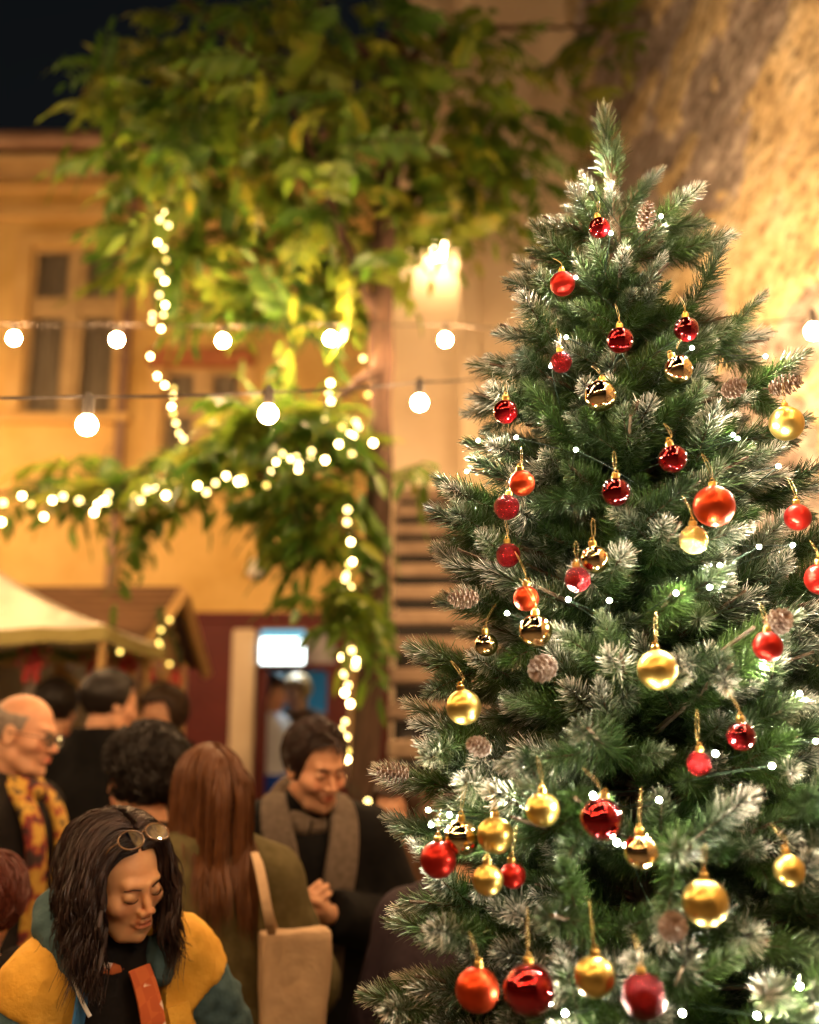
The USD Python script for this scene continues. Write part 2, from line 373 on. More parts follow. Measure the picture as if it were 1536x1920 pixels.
# ---------------- stair house: landing wall with lantern, projecting bay, stair
YL = 8.25
lx1 = P(866, 650, YL)[0]
sh = thing("stair_house", "cream plastered stairwell wall behind the outdoor stair", "building", (0.4, 8, 0))
topz = 8.2
obj("landing_wall", box(XR + 0.002, lx1 + 0.4, YL, YL + 0.3, 0, topz), MATS["cream_plaster"], sh, smooth=False)
bx1 = P(1086, 500, 7.5)[0]
obj("bay_wall", box(lx1, bx1 + 0.35, 7.55, YL - 0.002, 0, topz - 0.05, 0.02), MATS["cream_plaster"], sh)
obj("pilaster", box(lx1 - 0.05, lx1 + 0.10, 7.50, 7.548, 0, topz - 0.1, 0.012), MATS["cream_plaster"], sh)
for z in (5.6, 6.35):
    obj("string_course", box(lx1 + 0.102, bx1 + 0.3, 7.52, 7.549, z, z + 0.06, 0.01), MATS["cream_plaster"], sh)

st = thing("outdoor_stair", "outdoor stair of pale stone treads with dark panels as shade in the open gaps", "stair", (0.5, 5, 0))
Y0, RIS, TRD = 5.0, 0.185, 0.262
z0 = P(760, 1386, Y0)[2]
sxl, sxr = -0.105, 1.22
n_steps = 10
for i in range(n_steps):
    y, z = Y0 + i * TRD, z0 + i * RIS
    obj("tread", box(sxl + RNG.normal(0, .006), sxr, y, y + TRD + 0.05, z - 0.088 + RNG.normal(0, .003), z + RNG.normal(0, .003), 0.014), MATS["stone_tread"], st)
yt, zt = Y0 + n_steps * TRD, z0 + n_steps * RIS
obj("upper_landing", box(sxl, lx1, yt, YL - 0.004, zt - 0.16, zt, 0.01), MATS["stone_tread"], st)
for x in (sxl + 0.10, sxr - 0.12):
    pts = np.array([[x, Y0 - 0.02, z0 - 0.30], [x, Y0 - 0.02, z0 - 0.095], [x, yt, zt - 0.28], [x, yt, zt - 0.165], [x, yt - .3, zt - 0.62]])
    obj("stringer", [tube([(x, Y0 + 0.02, z0 - 0.16), (x, yt - 0.02, zt - 0.33)], 0.055, 6)], MATS["dark_iron"], st)
lowz = z0 - RIS
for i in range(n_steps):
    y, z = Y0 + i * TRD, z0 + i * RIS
    obj("riser", box(sxl + 0.03, sxr - 0.03, y + TRD - 0.02, y + TRD - 0.005, z + 0.001, z + RIS - 0.091), MATS["dark_room"], st, smooth=False)  # dark panel closing each open gap, in place of shade
obj("podium", box(sxl + 0.02, sxr, 4.62, Y0 + 0.6, 0, lowz, 0.01), MATS["brown_stone"], st)
for k in range(7):
    zz = lowz - (k + 1) * lowz / 8
    obj("lower_tread", box(sxr - 0.62, sxr, 4.62 - (k + 1) * 0.2, 4.618 - k * 0.2, 0, zz, 0.012), MATS["stone_tread"], st)
obj("dark_recess", box(sxl + 0.05, sxr, 7.44, 7.49, 0, zt - 0.5), MATS["dark_room"], st, smooth=False)  # added dark sheet behind the treads, painted as shade

# wall lantern by the landing
lc = P(822, 462, YL - 0.2)
ln = thing("wall_lantern", "bright wall lantern shining through the vine beside the stair landing", "lamp", lc)
obj("lamp_glass", lathe([(0, -0.10), (0.04, -0.10), (0.06, 0.06), (0.05, 0.09), (0, 0.10)], 12, lc), MATS["lantern_glow"], ln)
obj("lantern_cap", lathe([(0.0, 0.20), (0.03, 0.17), (0.10, 0.121), (0.0, 0.121)], 12, lc), MATS["dark_iron"], ln)
obj("bracket", tube([lc + (0, 0, 0.19), lc + (0, 0.08, 0.24), (lc[0], YL, lc[2] + 0.2)], 0.014, 8), MATS["dark_iron"], ln)

# ---------------- old wall on the right, rough stone with peeling ochre plaster
MATS["old_wall"] = usdkit.material(stage, "/World/Looks/old_wall", {
    "g": ("geometry", {}), "a": ("attribute", {"attribute": "plaster"}),
    "mpp": ("mapping", {"scale": (1.0, 0.5, 1.0)}), "n1": ("noise_texture", {"scale": 5.5, "detail": 9, "roughness": 0.74}), "n2": ("noise_texture", {"scale": 26.0, "detail": 6, "roughness": 0.7}),
    "stone": ("rgb_ramp", {"ramp": [(0.32, (0.16, 0.13, 0.115)), (0.45, (0.31, 0.26, 0.235)), (0.54, (0.43, 0.375, 0.35)), (0.66, (0.64, 0.58, 0.54))]}),
    "plas": ("rgb_ramp", {"ramp": [(0.34, (0.34, 0.25, 0.14)), (0.47, (0.60, 0.47, 0.27)), (0.66, (0.80, 0.71, 0.52))]}),
    "mx": ("mix", {}), "n3": ("noise_texture", {"scale": 21.0, "detail": 7, "roughness": 0.75}), "mr": ("rgb_ramp", {"ramp": [(0.38, (0.26, 0.245, 0.24)), (0.48, (0.80, 0.78, 0.76)), (0.58, (1, 1, 1))]}), "mul": ("mix", {"mix_type": "multiply", "fac": 1.0}), "add": ("math", {"math_type": "multiply_add", "value2": 0.9, "value3": -0.45}), "s": ("math", {"math_type": "add"}),
    "st": ("map_range", {"from_min": 0.42, "from_max": 0.58, "clamp": True}),
    "b": ("bump", {"strength": 1.0, "distance": 0.05}), "p": ("principled_bsdf", {"roughness": 0.92, "specular_ior_level": 0.2})},
    [("g.position", "mpp.vector"), ("mpp.vector", "n1.vector"), ("mpp.vector", "n2.vector"), ("n1.fac", "stone.fac"), ("n1.fac", "plas.fac"), ("n2.fac", "add.value1"), ("add.value", "s.value1"), ("a.fac", "s.value2"),
     ("s.value", "st.value"), ("st.result", "mx.fac"), ("stone.color", "mx.color1"), ("plas.color", "mx.color2"), ("mpp.vector", "n3.vector"), ("n3.fac", "mr.fac"), ("mx.color", "mul.color1"), ("mr.color", "mul.color2"), ("mul.color", "p.base_color"),
     ("n2.fac", "b.height"), ("b.normal", "p.normal")], surface="p.BSDF")
A0, A1 = np.array([P(1088, 400, 7.5)[0], 7.56]), np.array([2.05, -1.5])
wd = A1 - A0; wl = np.linalg.norm(wd); wd /= wl
wn = np.array([-abs(wd[1]), 0.0]); wn = np.array([wd[1], -wd[0]]); wn *= -np.sign(wn[0])
us, vs = np.linspace(0, wl, 430), np.linspace(0, 8.6, 400)
U, V = np.meshgrid(us, vs, indexing="ij")
q = np.stack([U.ravel(), V.ravel(), 0 * U.ravel()], 1)
warp = meshkit.fbm(q * 2.3 + 5, 4, 3)[:, None] * np.array([[1.3, -1.0, 0]])
pl = meshkit.fbm(q * np.array([1.25, 3.3, 1]) + warp * np.array([.35, 1, 1]), 6, 11)
pl = np.clip((pl - 0.53) / 0.05 + 0.5, 0, 1)
pl = pl * pl * (3 - 2 * pl)
dsp = 0.034 * pl + 0.09 * (meshkit.fbm(q * np.array([1.0, 2.4, 1]), 5, 21) - .5) + 0.05 * (meshkit.fbm(q * np.array([3.2, 7.5, 1]), 4, 51) - .5) + 0.045 * (1 - pl) * (meshkit.fbm(q * 9, 4, 31) - .5) + 0.014 * pl * (meshkit.fbm(q * 14, 3, 41) - .5)
v3 = np.stack([A0[0] + wd[0] * q[:, 0] + wn[0] * dsp, A0[1] + wd[1] * q[:, 0] + wn[1] * dsp, q[:, 1]], 1)
n_, m_ = len(us), len(vs)
i, j = np.meshgrid(np.arange(n_ - 1), np.arange(m_ - 1), indexing="ij")
qq = np.stack([i * m_ + j, (i + 1) * m_ + j, (i + 1) * m_ + j + 1, i * m_ + j + 1], -1).reshape(-1, 4)
ow = thing("old_wall", "tall weathered wall with peeling ochre plaster beside the decorated tree", "wall", (1.6, 3, 0))
obj("wall_face", tm(v3, np.vstack([qq[:, [0, 1, 2]], qq[:, [0, 2, 3]]])), MATS["old_wall"], ow, attr={"plaster": pl})
e0, e1 = A0 - wn * 0.06, A1 - wn * 0.06
core = np.array([[*e0, 0], [*e1, 0], [*(e1 - wn * 0.4), 0], [*(e0 - wn * 0.4), 0]])
core = np.vstack([core, core + (0, 0, 8.55)])
obj("wall_core", tm(*(lambda h: (h.vertices, h.faces))(trimesh.convex.convex_hull(core))), MATS["cream_plaster"], ow, smooth=False)

# ================================================================== market stall, awning
pbr("honey_wood", (0.42, 0.25, 0.085), 0.65, (0.52, 0.33, 0.13), scale=5, stretch=(6, 6, 0.8), bump=0.2)
pbr("brown_wood", (0.10, 0.05, 0.022), 0.75, (0.16, 0.085, 0.04), scale=5, stretch=(1, 6, 6), bump=0.3)
pbr("canvas", (0.66, 0.58, 0.46), 0.85, (0.74, 0.66, 0.54), scale=2.5, bump=0.25, bscale=14, bdist=0.02)
pbr("valance_cloth", (0.34, 0.28, 0.09), 0.85, (0.42, 0.36, 0.13), scale=5)
pbr("garland_green", (0.03, 0.075, 0.02), 0.6, (0.06, 0.12, 0.03), scale=30)
pbr("red_velvet", (0.42, 0.015, 0.02), 0.6, (0.5, 0.03, 0.03), scale=20, sheen=0.4)
pbr("white_cloth", (0.66, 0.62, 0.58), 0.85, (0.74, 0.7, 0.66), scale=9)
hx1, hyr, hzr = -1.49, 6.8, P(328, 1106, 6.8)[2]
hx0, hyf, hyb = -4.1, 6.0, 7.6
hze = P(270, 1200, 6.0)[2]
hut = thing("market_hut", "wooden market hut with brown gabled plank roof against the ochre house", "market stall", (-2.6, 6.8, 0))
# roof planks, each a part: rows running along the ridge
def slope(ya, za, yb, zb, rows, nm, mat, x0, x1):
    d = np.array([yb - ya, zb - za]); L = np.hypot(*d); d /= L; nrm = np.array([-d[1], d[0]]); nrm *= np.sign(nrm[1])
    for r in range(rows):
        a, b = r * L / rows, (r + 1) * L / rows + 0.03
        p0, p1 = np.array([ya, za]) + d * a, np.array([ya, za]) + d * b
        up0, up1 = nrm * 0.004, nrm * 0.030
        quad = np.array([p0 + up0 - nrm * .012, p0 + up1, p1 + up1 - nrm * 0.022, p1 + up0 - nrm * 0.018])
        xx = x1 + RNG.normal(0, 0.006)
        h = trimesh.convex.convex_hull(np.vstack([np.c_[np.full(4, x0), quad], np.c_[np.full(4, xx), quad]]))
        obj("roof_plank", tm(h.vertices, h.faces), MATS["brown_wood"], hut, smooth=False)
slope(hyf - 0.08, hze - 0.02, hyr, hzr, 7, "roof_plank", None, hx0, hx1 + 0.02)
slope(hyb + 0.08, hze - 0.02, hyr, hzr, 7, "roof_plank", None, hx0, hx1 + 0.02)
for ya, s in ((hyf - .1, 1), (hyb + .1, -1)):
    obj("barge_board", tube([(hx1 + 0.03, ya, hze - 0.06), (hx1 + 0.03, hyr, hzr - 0.02)], 0.045, 4), MATS["honey_wood"], hut, smooth=False)
# gable boards
nb = 9
for k in range(nb):
    y0_, y1_ = hyf + 0.06 + k * (hyb - hyf - 0.12) / nb, hyf + 0.06 + (k + 1) * (hyb - hyf - 0.12) / nb - 0.006
    zt0 = hzr - 0.08 - abs((y0_ + y1_) / 2 - hyr) * (hzr - hze) / (hyr - hyf)
    obj("gable_board", box(hx1 - 0.10, hx1 - 0.075 + RNG.normal(0, .002), y0_, y1_, hze - 0.16, zt0, 0.004), MATS["honey_wood"], hut, smooth=False)
for x, y in ((hx1 - 0.12, hyf + 0.12), (hx1 - 0.12, hyb - 0.12), (-2.9, hyf + 0.12), (hx0 + 0.2, hyf + .12)):
    obj("post", box(x - 0.055, x + 0.055, y - 0.055, y + 0.055, 0, hze - 0.002, 0.008), MATS["honey_wood"], hut, smooth=False)
obj("eave_beam", box(hx0, hx1 - 0.02, hyf + 0.02, hyf + 0.10, hze - 0.14, hze - 0.03, 0.008), MATS["honey_wood"], hut, smooth=False)
for sgn, y, z0_, z1_ in ((1, hyf + 0.12, hze - 0.55, hze - 0.15),):
    obj("brace", tube([(hx1 - 0.12, y, z0_), (hx1 - 0.52, y, z1_)], 0.04, 4), MATS["honey_wood"], hut, smooth=False)
for k in range(12):
    xa = hx0 + 0.1 + k * (hx1 - 0.2 - hx0 - 0.1) / 12
    obj("wall_board", box(xa, xa + (hx1 - 0.2 - hx0 - 0.1) / 12 - 0.008, hyb - 0.09, hyb - 0.06, 0, hze - 0.01, 0.004), MATS["honey_wood"], hut, smooth=False)
obj("counter", box(hx0 + .1, hx1 - 0.2, hyf - 0.12, hyf + 0.42, 0.98, 1.03, 0.008), MATS["honey_wood"], hut, smooth=False)
for k in range(7):
    xa = hx0 + 0.1 + k * (hx1 - 0.2 - hx0 - 0.1) / 7
    obj("front_board", box(xa, xa + (hx1 - 0.3 - hx0) / 7 - 0.008, hyf + 0.0, hyf + 0.03, 0.02, 0.978, 0.004), MATS["brown_wood"], hut, smooth=False)
# small lit things and cloths inside the hut
hl = thing("work_lamp", "small bright white work lamp inside the market hut", "lamp", P(121, 1281, 6.9))
c = P(121, 1281, 6.9)
obj("lamp_head", box(c[0] - .045, c[0] + .045, c[1] - .02, c[1] + .02, c[2] - .025, c[2] + .03, 0.012), MATS["small_screen"], hl)
obj("lamp_arm", tube([c + (0, 0.03, 0.03), c + (0, 0.2, 0.25), c + (0, 0.6, 0.3)], 0.008, 6), MATS["dark_iron"], hl)
for px_, w_, l_, lab in ((178, .085, .27, "white paper lantern tube hanging from the hut eave, right of the work lamp"), (62, .075, .32, "pale stocking hanging under the awning edge above the bald man")):
    c = P(px_, 1228, 6.15)
    sk = thing("hanging_cloth", lab, "decoration", c)
    k_ = np.linspace(0, 1, 9)
    obj("cloth", tube(np.stack([c[0] + 0.015 * np.sin(k_ * 5), c[1] + 0 * k_, c[2] - k_ * l_], 1), w_ / 2 * (0.75 + .25 * np.sin(k_ * 3.1)), 10), MATS["white_cloth"], sk)
    obj("hook", tube([c, c + (0, 0, 0.12)], 0.004, 5), MATS["dark_iron"], sk)

# awning in front of the hut: white canvas hip roof on four poles
ax0, ax1, ay0, ay1 = -3.3, P(205, 1204, 5.0)[0], 4.95, 5.9
aze = P(205, 1176, 5.0)[2]
ap = P(-70, 1030, 5.45)
aw = thing("canvas_awning", "white canvas awning with yellowish valance in front of the market hut", "awning", (-2.3, 5.4, 0))
def canvas(u, v):
    # u around the four sides, v from eave to apex
    cor = np.array([[ax0, ay0], [ax1, ay0], [ax1 + 0.06, ay1], [ax0, ay1], [ax0, ay0]])
    uu = np.clip(u, 0, 3.9999); k = uu.astype(int); t = (uu - k)[:, None]
    e = cor[k] * (1 - t) + cor[k + 1] * t
    sag = 0.05 * np.sin(np.pi * v) + 0.02 * np.sin(np.pi * t[:, 0]) * (1 - v)
    vv = v[:, None]
    return np.c_[e * (1 - vv) + np.array([ap[0] * 1.0, ap[1]]) * vv, aze + (ap[2] - aze) * v - sag + 0.004 * np.sin(u * 40) * (1 - v)]
obj("canopy", grid_mesh(canvas, np.linspace(0, 4, 161), np.linspace(0, 0.995, 14)), MATS["canvas"], aw)
def val(u, v):
    p = canvas(u, 0 * v)
    p[:, 2] -= v * (0.062 + 0.010 * np.abs(np.sin(u * 18)))
    cen = np.array([(ax0 + ax1) / 2, (ay0 + ay1) / 2])
    p[:, :2] += (p[:, :2] - cen) * 0.006 * v[:, None]
    return p
obj("valance", grid_mesh(val, np.linspace(0, 4, 241), np.linspace(0.01, 1, 4)), MATS["valance_cloth"], aw)
for x, y in ((ax0 + .04, ay0 + .04), (ax1 - .03, ay0 + .04), (ax1 - .03, ay1 - .04), (ax0 + .04, ay1 - .04)):
    obj("pole", tube([(x, y, 0), (x, y, aze - 0.02)], 0.02, 10), MATS["honey_wood"], aw)

# garland with bows and small lights along the eaves
gp = spline([P(-120, 1216, 5.3), P(20, 1226, 5.3), P(85, 1214, 5.3), P(140, 1232, 5.5), P(200, 1222, 5.7), P(250, 1240, 5.85), P(282, 1222, 5.9), P(300, 1150, 6.25), P(330, 1215, 6.9), P(332, 1255, 7.3)], 260)
gd = thing("fir_garland", "fir garland with red bows hung along the hut eaves", "garland", gp[100])
tw = []
for k in range(0, 260, 1):
    for _ in range(9):
        d = RNG.normal(size=3); d /= np.linalg.norm(d); L = RNG.uniform(.03, .065)
        a = basis(d)[0] * 0.004
        tw.append(tm([gp[k] - a, gp[k] + a, gp[k] + d * L], [[0, 1, 2]]))
obj("sprigs", join(tw), MATS["garland_green"], gd, smooth=False, kind="stuff")
obj("core", tube(gp, 0.012, 6), MATS["garland_green"], gd)
def bow(c, s=0.05):
    out = []
    for sg_ in (-1, 1):
        lp = np.array([(0, 0, 0), (.9, -.2, .55), (1.5, 0, .1), (.9, .2, -.35), (0, 0, 0)]) * (sg_, 1, 1)
        out.append(ribbon(spline(lp, 18) * s + c, (0, 1, 0.1), s * .9, s * .12))
        tl = np.array([(0, 0, 0), (.4 * sg_, -.1, -.8), (.55 * sg_, 0, -1.8)])
        out.append(ribbon(spline(tl, 10) * s + c, (1, 0.3, 0), s * .55, s * .1))
    out.append(ball(c, s * .3, 2))
    return join(out)
for px_, py_, Y_ in ((66, 1222, 5.3), (60, 1244, 5.3), (180, 1234, 5.6), (243, 1228, 5.85), (230, 1243, 5.8), (279, 1247, 5.95), (329, 1259, 7.1)):
    obj("bow", bow(P(px_, py_, Y_ - 0.06)), MATS["red_velvet"], gd)
for px_, py_, Y_ in ((42, 1200, 5.3), (12, 1204, 5.3), (121, 1196, 5.4), (195, 1208, 5.6), (272, 1207, 5.85), (298, 1205, 5.9), (300, 1212, 5.9), (302, 1181, 6.0), (318, 1162, 6.2), (318, 1245, 7.0), (166, 1296, 6.0), (225, 1222, 5.7)):
    obj("light", ball(P(px_, py_, Y_ - 0.08), 0.0115, 2), MATS["fairy_gold"], gd)

# ================================================================== festoon strings
pbr("black_rubber", (0.05, 0.042, 0.036), 0.5)
pbr("brass", (0.55, 0.36, 0.12), 0.35, metal=0.9)
def festoon(name, label, anchors, bulbs, r=0.025, group=None, seg=10, sag=0.02, mat="bulb_warm"):
    """anchors: world points where the cable passes; bulbs: world points of bulb centres."""
    t = thing(name, label, "string lights", anchors[0], group)
    pts = []
    for a, b in zip(anchors[:-1], anchors[1:]):
        s = np.linspace(0, 1, seg, endpoint=False)[:, None]
        p = a * (1 - s) + b * s
        p[:, 2] -= sag * np.linalg.norm(b - a) * 4 * (s * (1 - s))[:, 0]
        pts.append(p)
    pts = np.vstack(pts + [anchors[-1][None]])
    a_, b_, _ = basis(pts[-1] - pts[0])
    ph = np.arange(len(pts)) * 0.9
    off = 0.0022 * (np.cos(ph)[:, None] * a_ + np.sin(ph)[:, None] * b_)
    obj("cable", [tube(pts + off, 0.0022, 6), tube(pts - off, 0.0022, 6)], MATS["black_rubber"], t)
    for c in bulbs:
        k = np.argmin(np.linalg.norm(pts[:, :2] - c[:2], axis=1))
        top = pts[k, 2]
        sl = obj("socket", [lathe([(0.0, .052), (.011, .052), (.0135, .044), (.0135, .008), (.012, 0), (0, 0)], 14, (c[0], c[1], c[2] + r * .86)),
                            box(c[0] - .004, c[0] + .004, c[1] - .009, c[1] + .009, c[2] + r * .86 + .05, max(top + .006, c[2] + r * .86 + .058))], MATS["black_rubber"], t)
        pr = [(0, -r)] + [(r * math.sin(x), -r * math.cos(x)) for x in np.linspace(.2, 2.5, 14)] + [(.0115, r * .93), (0, r * .95)]
        obj("bulb", lathe(pr, 20, c), MATS["bulb_near" if c is bulbs[-1] and mat == "bulb_warm" else mat], t)
    return t
near = [P(163, 797, 2.35), P(503, 776, 2.62), P(787, 755, 3.05)]
na = [P(-420, 752, 2.05), P(-160, 744, 2.18), P(163, 743, 2.35), P(495, 735, 2.62), P(787, 716, 3.05), P(930, 704, 3.6), P(1120, 672, 4.0), P(1330, 610, 4.6)]
festoon("festoon_string", "nearer string of round festoon bulbs with three lit bulbs left of the tree", na, near + [P(-170, 795, 2.18), P(1130, 705, 4.0)], r=0.0235, sag=0.01, mat="bulb_near")
far = [P(26, 634, 5.0), P(219, 637, 5.0), P(418, 639, 4.98), P(620, 635, 4.9), P(835, 637, 4.8), P(1045, 650, 4.7), P(1290, 640, 3.9), P(1526, 621, 3.3)]
fa = [P(-420, 602, 5.05), P(-180, 606, 5.05), P(26, 607, 5.0), P(219, 609, 5.0), P(418, 611, 4.98), P(620, 608, 4.9), P(835, 608, 4.8), P(1045, 622, 4.7), P(1290, 612, 3.9), P(1526, 596, 3.3), P(1700, 575, 3.0)]
FAR_ = festoon("festoon_string", "farther level string of round festoon bulbs crossing in front of the house and vine", fa, [P(-190, 633, 5.05)] + far, sag=0.008)
# unseen strings added above and behind the camera to light the courtyard
for k, (y, z, x0_, x1_) in enumerate(((1.1, 3.55, -4.2, 1.72), (-0.9, 3.4, -4.2, 1.95))):
    n = 11
    an = [np.array([x0_ + (x1_ - x0_) * i / n, y + 0.02 * i, z - 0.012 * i * (n - i)]) for i in range(n + 1)]
    festoon("festoon_string", ("unseen string of festoon bulbs added overhead just in front of the camera for light", "unseen string of festoon bulbs added overhead behind the camera for light")[k], an, [a - (0, 0, .085) for a in an[1:-1]], sag=0.01, mat="bulb_over")
for lab_, a_, b_, n_, m_ in (("unseen string of festoon bulbs added along the left side of the courtyard to light the house", (-3.9, 2.2, 3.3), (-4.3, 8.9, 4.3), 12, "bulb_side"), ("unseen string of festoon bulbs added to light the old weathered wall", (0.85, 3.0, 4.35), (1.25, -1.0, 3.5), 9, "bulb_wall")):  # two more strings added out of view to brighten the house and wall
    an = [np.array(a_) * (1 - i / n_) + np.array(b_) * (i / n_) - (0, 0, 0.012 * i * (n_ - i)) for i in range(n_ + 1)]
    festoon("festoon_string", lab_, an, [a - (0, 0, .085) for a in an[1:-1]], sag=0.01, mat=m_)

# ================================================================== fairy lights on the vine
pbr("wire_green", (0.006, 0.016, 0.006), 0.6)
def fairy(label, pts, Y, r=0.011, mat="fairy_warm", wire=True):
    pp = [P(a, b, Y + RNG.uniform(-.1, .1)) for a, b in pts]
    t = thing("fairy_lights", label, "fairy lights", pp[0])
    if wire:
        obj("wire", tube(spline(pp, len(pp) * 6), 0.0022, 5), MATS["wire_green"], t)
    for p in pp:
        obj("light", ball(p + (0, -0.012, -.005), r * RNG.uniform(.8, 1.05), 2), MATS[str(RNG.choice(["fairy_warm", "fairy_warm", "fairy_mid", "fairy_mid", "fairy_gold"]))], t)
    return t
fairy("fairy lights running down a cord from the vine, left of the trunk", [(312, 400), (301, 412), (317, 423), (297, 455), (308, 466), (313, 488), (300, 513), (310, 527), (300, 553), (311, 572), (308, 590), (287, 590), (286, 602), (303, 616), (283, 668), (296, 705), (310, 722), (327, 728), (326, 742), (323, 762), (326, 775), (331, 793), (337, 812), (345, 822)], 4.85)
fairy("fairy lights winding along the long horizontal vine branch", [(-60, 950), (4, 978), (8, 942), (43, 929), (100, 937), (84, 968), (150, 938), (178, 960), (196, 938), (202, 940), (265, 937), (276, 918), (290, 914), (312, 928), (330, 905), (348, 897), (372, 910), (388, 922), (425, 892), (448, 902), (456, 900), (500, 910), (512, 880), (520, 866), (543, 860), (556, 857), (582, 858), (610, 862), (640, 820), (662, 818), (672, 800), (660, 850), (560, 868), (405, 905), (320, 925), (305, 905), (255, 930), (205, 925), (185, 945), (120, 930), (60, 945)], 4.9, r=0.0135)
fairy("fairy lights hanging down the left side of the vine trunk", [(652, 955), (651, 978), (658, 1015), (661, 1052), (655, 1058), (650, 1076), (648, 1084), (657, 1100), (680, 1134), (653, 1164), (660, 1218), (643, 1231), (668, 1237), (667, 1247), (646, 1262), (653, 1283), (647, 1297), (657, 1318), (648, 1351), (640, 1366), (650, 1380), (644, 1386), (653, 1406), (651, 1422), (640, 1457), (690, 1500), (722, 1560), (724, 1585), (728, 1592)], 4.7, r=0.013)
fairy("loose cluster of fairy lights in the leaves beside the upper trunk", [(620, 718), (617, 736), (621, 752), (608, 784), (681, 672), (690, 740), (642, 800), (655, 815), (560, 880), (585, 846), (530, 850), (470, 872), (410, 880), (664, 820), (700, 830), (636, 832), (668, 790)], 4.9, r=0.0125)
# ================================================================== the vine (wisteria) on its trunk
pbr("vine_bark", (0.030, 0.015, 0.009), 0.85, (0.075, 0.040, 0.025), scale=9, stretch=(4, 4, 0.7), bump=0.8, bscale=22, bdist=0.02)
def leaf_mat(name, stops):
    return usdkit.material(stage, f"/World/Looks/{name}", {
        "o": ("object_info", {}), "g": ("geometry", {}), "n": ("noise_texture", {"scale": 9.0, "detail": 3}), "w": ("math", {"math_type": "multiply_add", "value2": 0.5, "value3": 0.0}),
        "s": ("math", {"math_type": "multiply_add", "value2": 0.6}), "r": ("rgb_ramp", {"ramp": stops}),
        "p": ("principled_bsdf", {"roughness": 0.45, "specular_ior_level": 0.4}), "t": ("translucent_bsdf", {}), "m": ("mix_closure", {"fac": 0.48})},
        [("o.random", "w.value1"), ("g.position", "n.vector"), ("n.fac", "s.value1"), ("w.value", "s.value3"), ("s.value", "r.fac"), ("r.color", "p.base_color"), ("r.color", "t.color"),
         ("p.BSDF", "m.closure1"), ("t.BSDF", "m.closure2")], surface="m.closure")
MATS["vine_leaf"] = leaf_mat("vine_leaf", [(0.15, (0.024, 0.072, 0.010)), (0.38, (0.058, 0.135, 0.015)), (0.58, (0.125, 0.20, 0.02)), (0.78, (0.22, 0.24, 0.026)), (0.95, (0.38, 0.25, 0.03))])
def leaflet(base, d, up, L, W, fold=0.25, droop=0.25):
    """A pointed oval leaflet folded along its midrib: 10 vertices, 12 triangles."""
    a, b, t = basis(d, up)
    V, F = [], []
    for s, w in ((0, .06), (.28, .46), (.6, .5), (.85, .27), (1, .0)):
        c = base + t * L * s - np.array([0, 0, 1]) * droop * L * s * s
        ww = w * W
        V += [c - a * ww + b * fold * ww, c, c + a * ww + b * fold * ww]
    for k in range(4):
        o = 3 * k
        F += [[o, o + 1, o + 4], [o, o + 4, o + 3], [o + 1, o + 2, o + 5], [o + 1, o + 5, o + 4]]
    return tm(V, F)
def frond(L, n, droop, rng):
    s = np.linspace(0, 1, 12)
    rach = np.stack([0 * s, s * L * (1 - .12 * s), -droop * L * s ** 2 + 0.03 * L * np.sin(s * 3)], 1)
    lv = []
    for k in range(n):
        q = 0.2 + 0.78 * k / n
        b = np.array([np.interp(q, s, rach[:, c]) for c in range(3)])
        size = (0.215 + .09 * math.sin(math.pi * min(q * 1.1, 1))) * L * rng.uniform(.85, 1.1)
        for sg in (-1, 1):
            d = np.array([sg * rng.uniform(.75, 1), rng.uniform(.25, .6), rng.uniform(-.55, -.05)])
            lv.append(leaflet(b, d, (sg * .2, rng.uniform(-.2, .2), 1), size, size * rng.uniform(.30, .42), rng.uniform(.1, .4), rng.uniform(.15, .6)))
    lv.append(leaflet(rach[-1], rach[-1] - rach[-3], (0, 0, 1), .3 * L, .11 * L))
    return join(lv), tube(rach, np.linspace(.0035, .0015, 12), 5)
FR = []
for k in range(7):
    r_ = np.random.default_rng(40 + k)
    lv, rc = frond(r_.uniform(.34, .48), int(r_.integers(6, 10)), r_.uniform(.25, .75), r_)
    FR.append(proto(f"leaf_{k}", [("leaflets", lv, MATS["vine_leaf"], None), ("leaf_stalk", rc, MATS["vine_bark"], None)]))
    FR[-1] = (FR[-1], lv)
vine = thing("wisteria_vine", "large leafy vine climbing a twisted trunk in front of the stair", "vine", (-0.16, 5.0, 0))
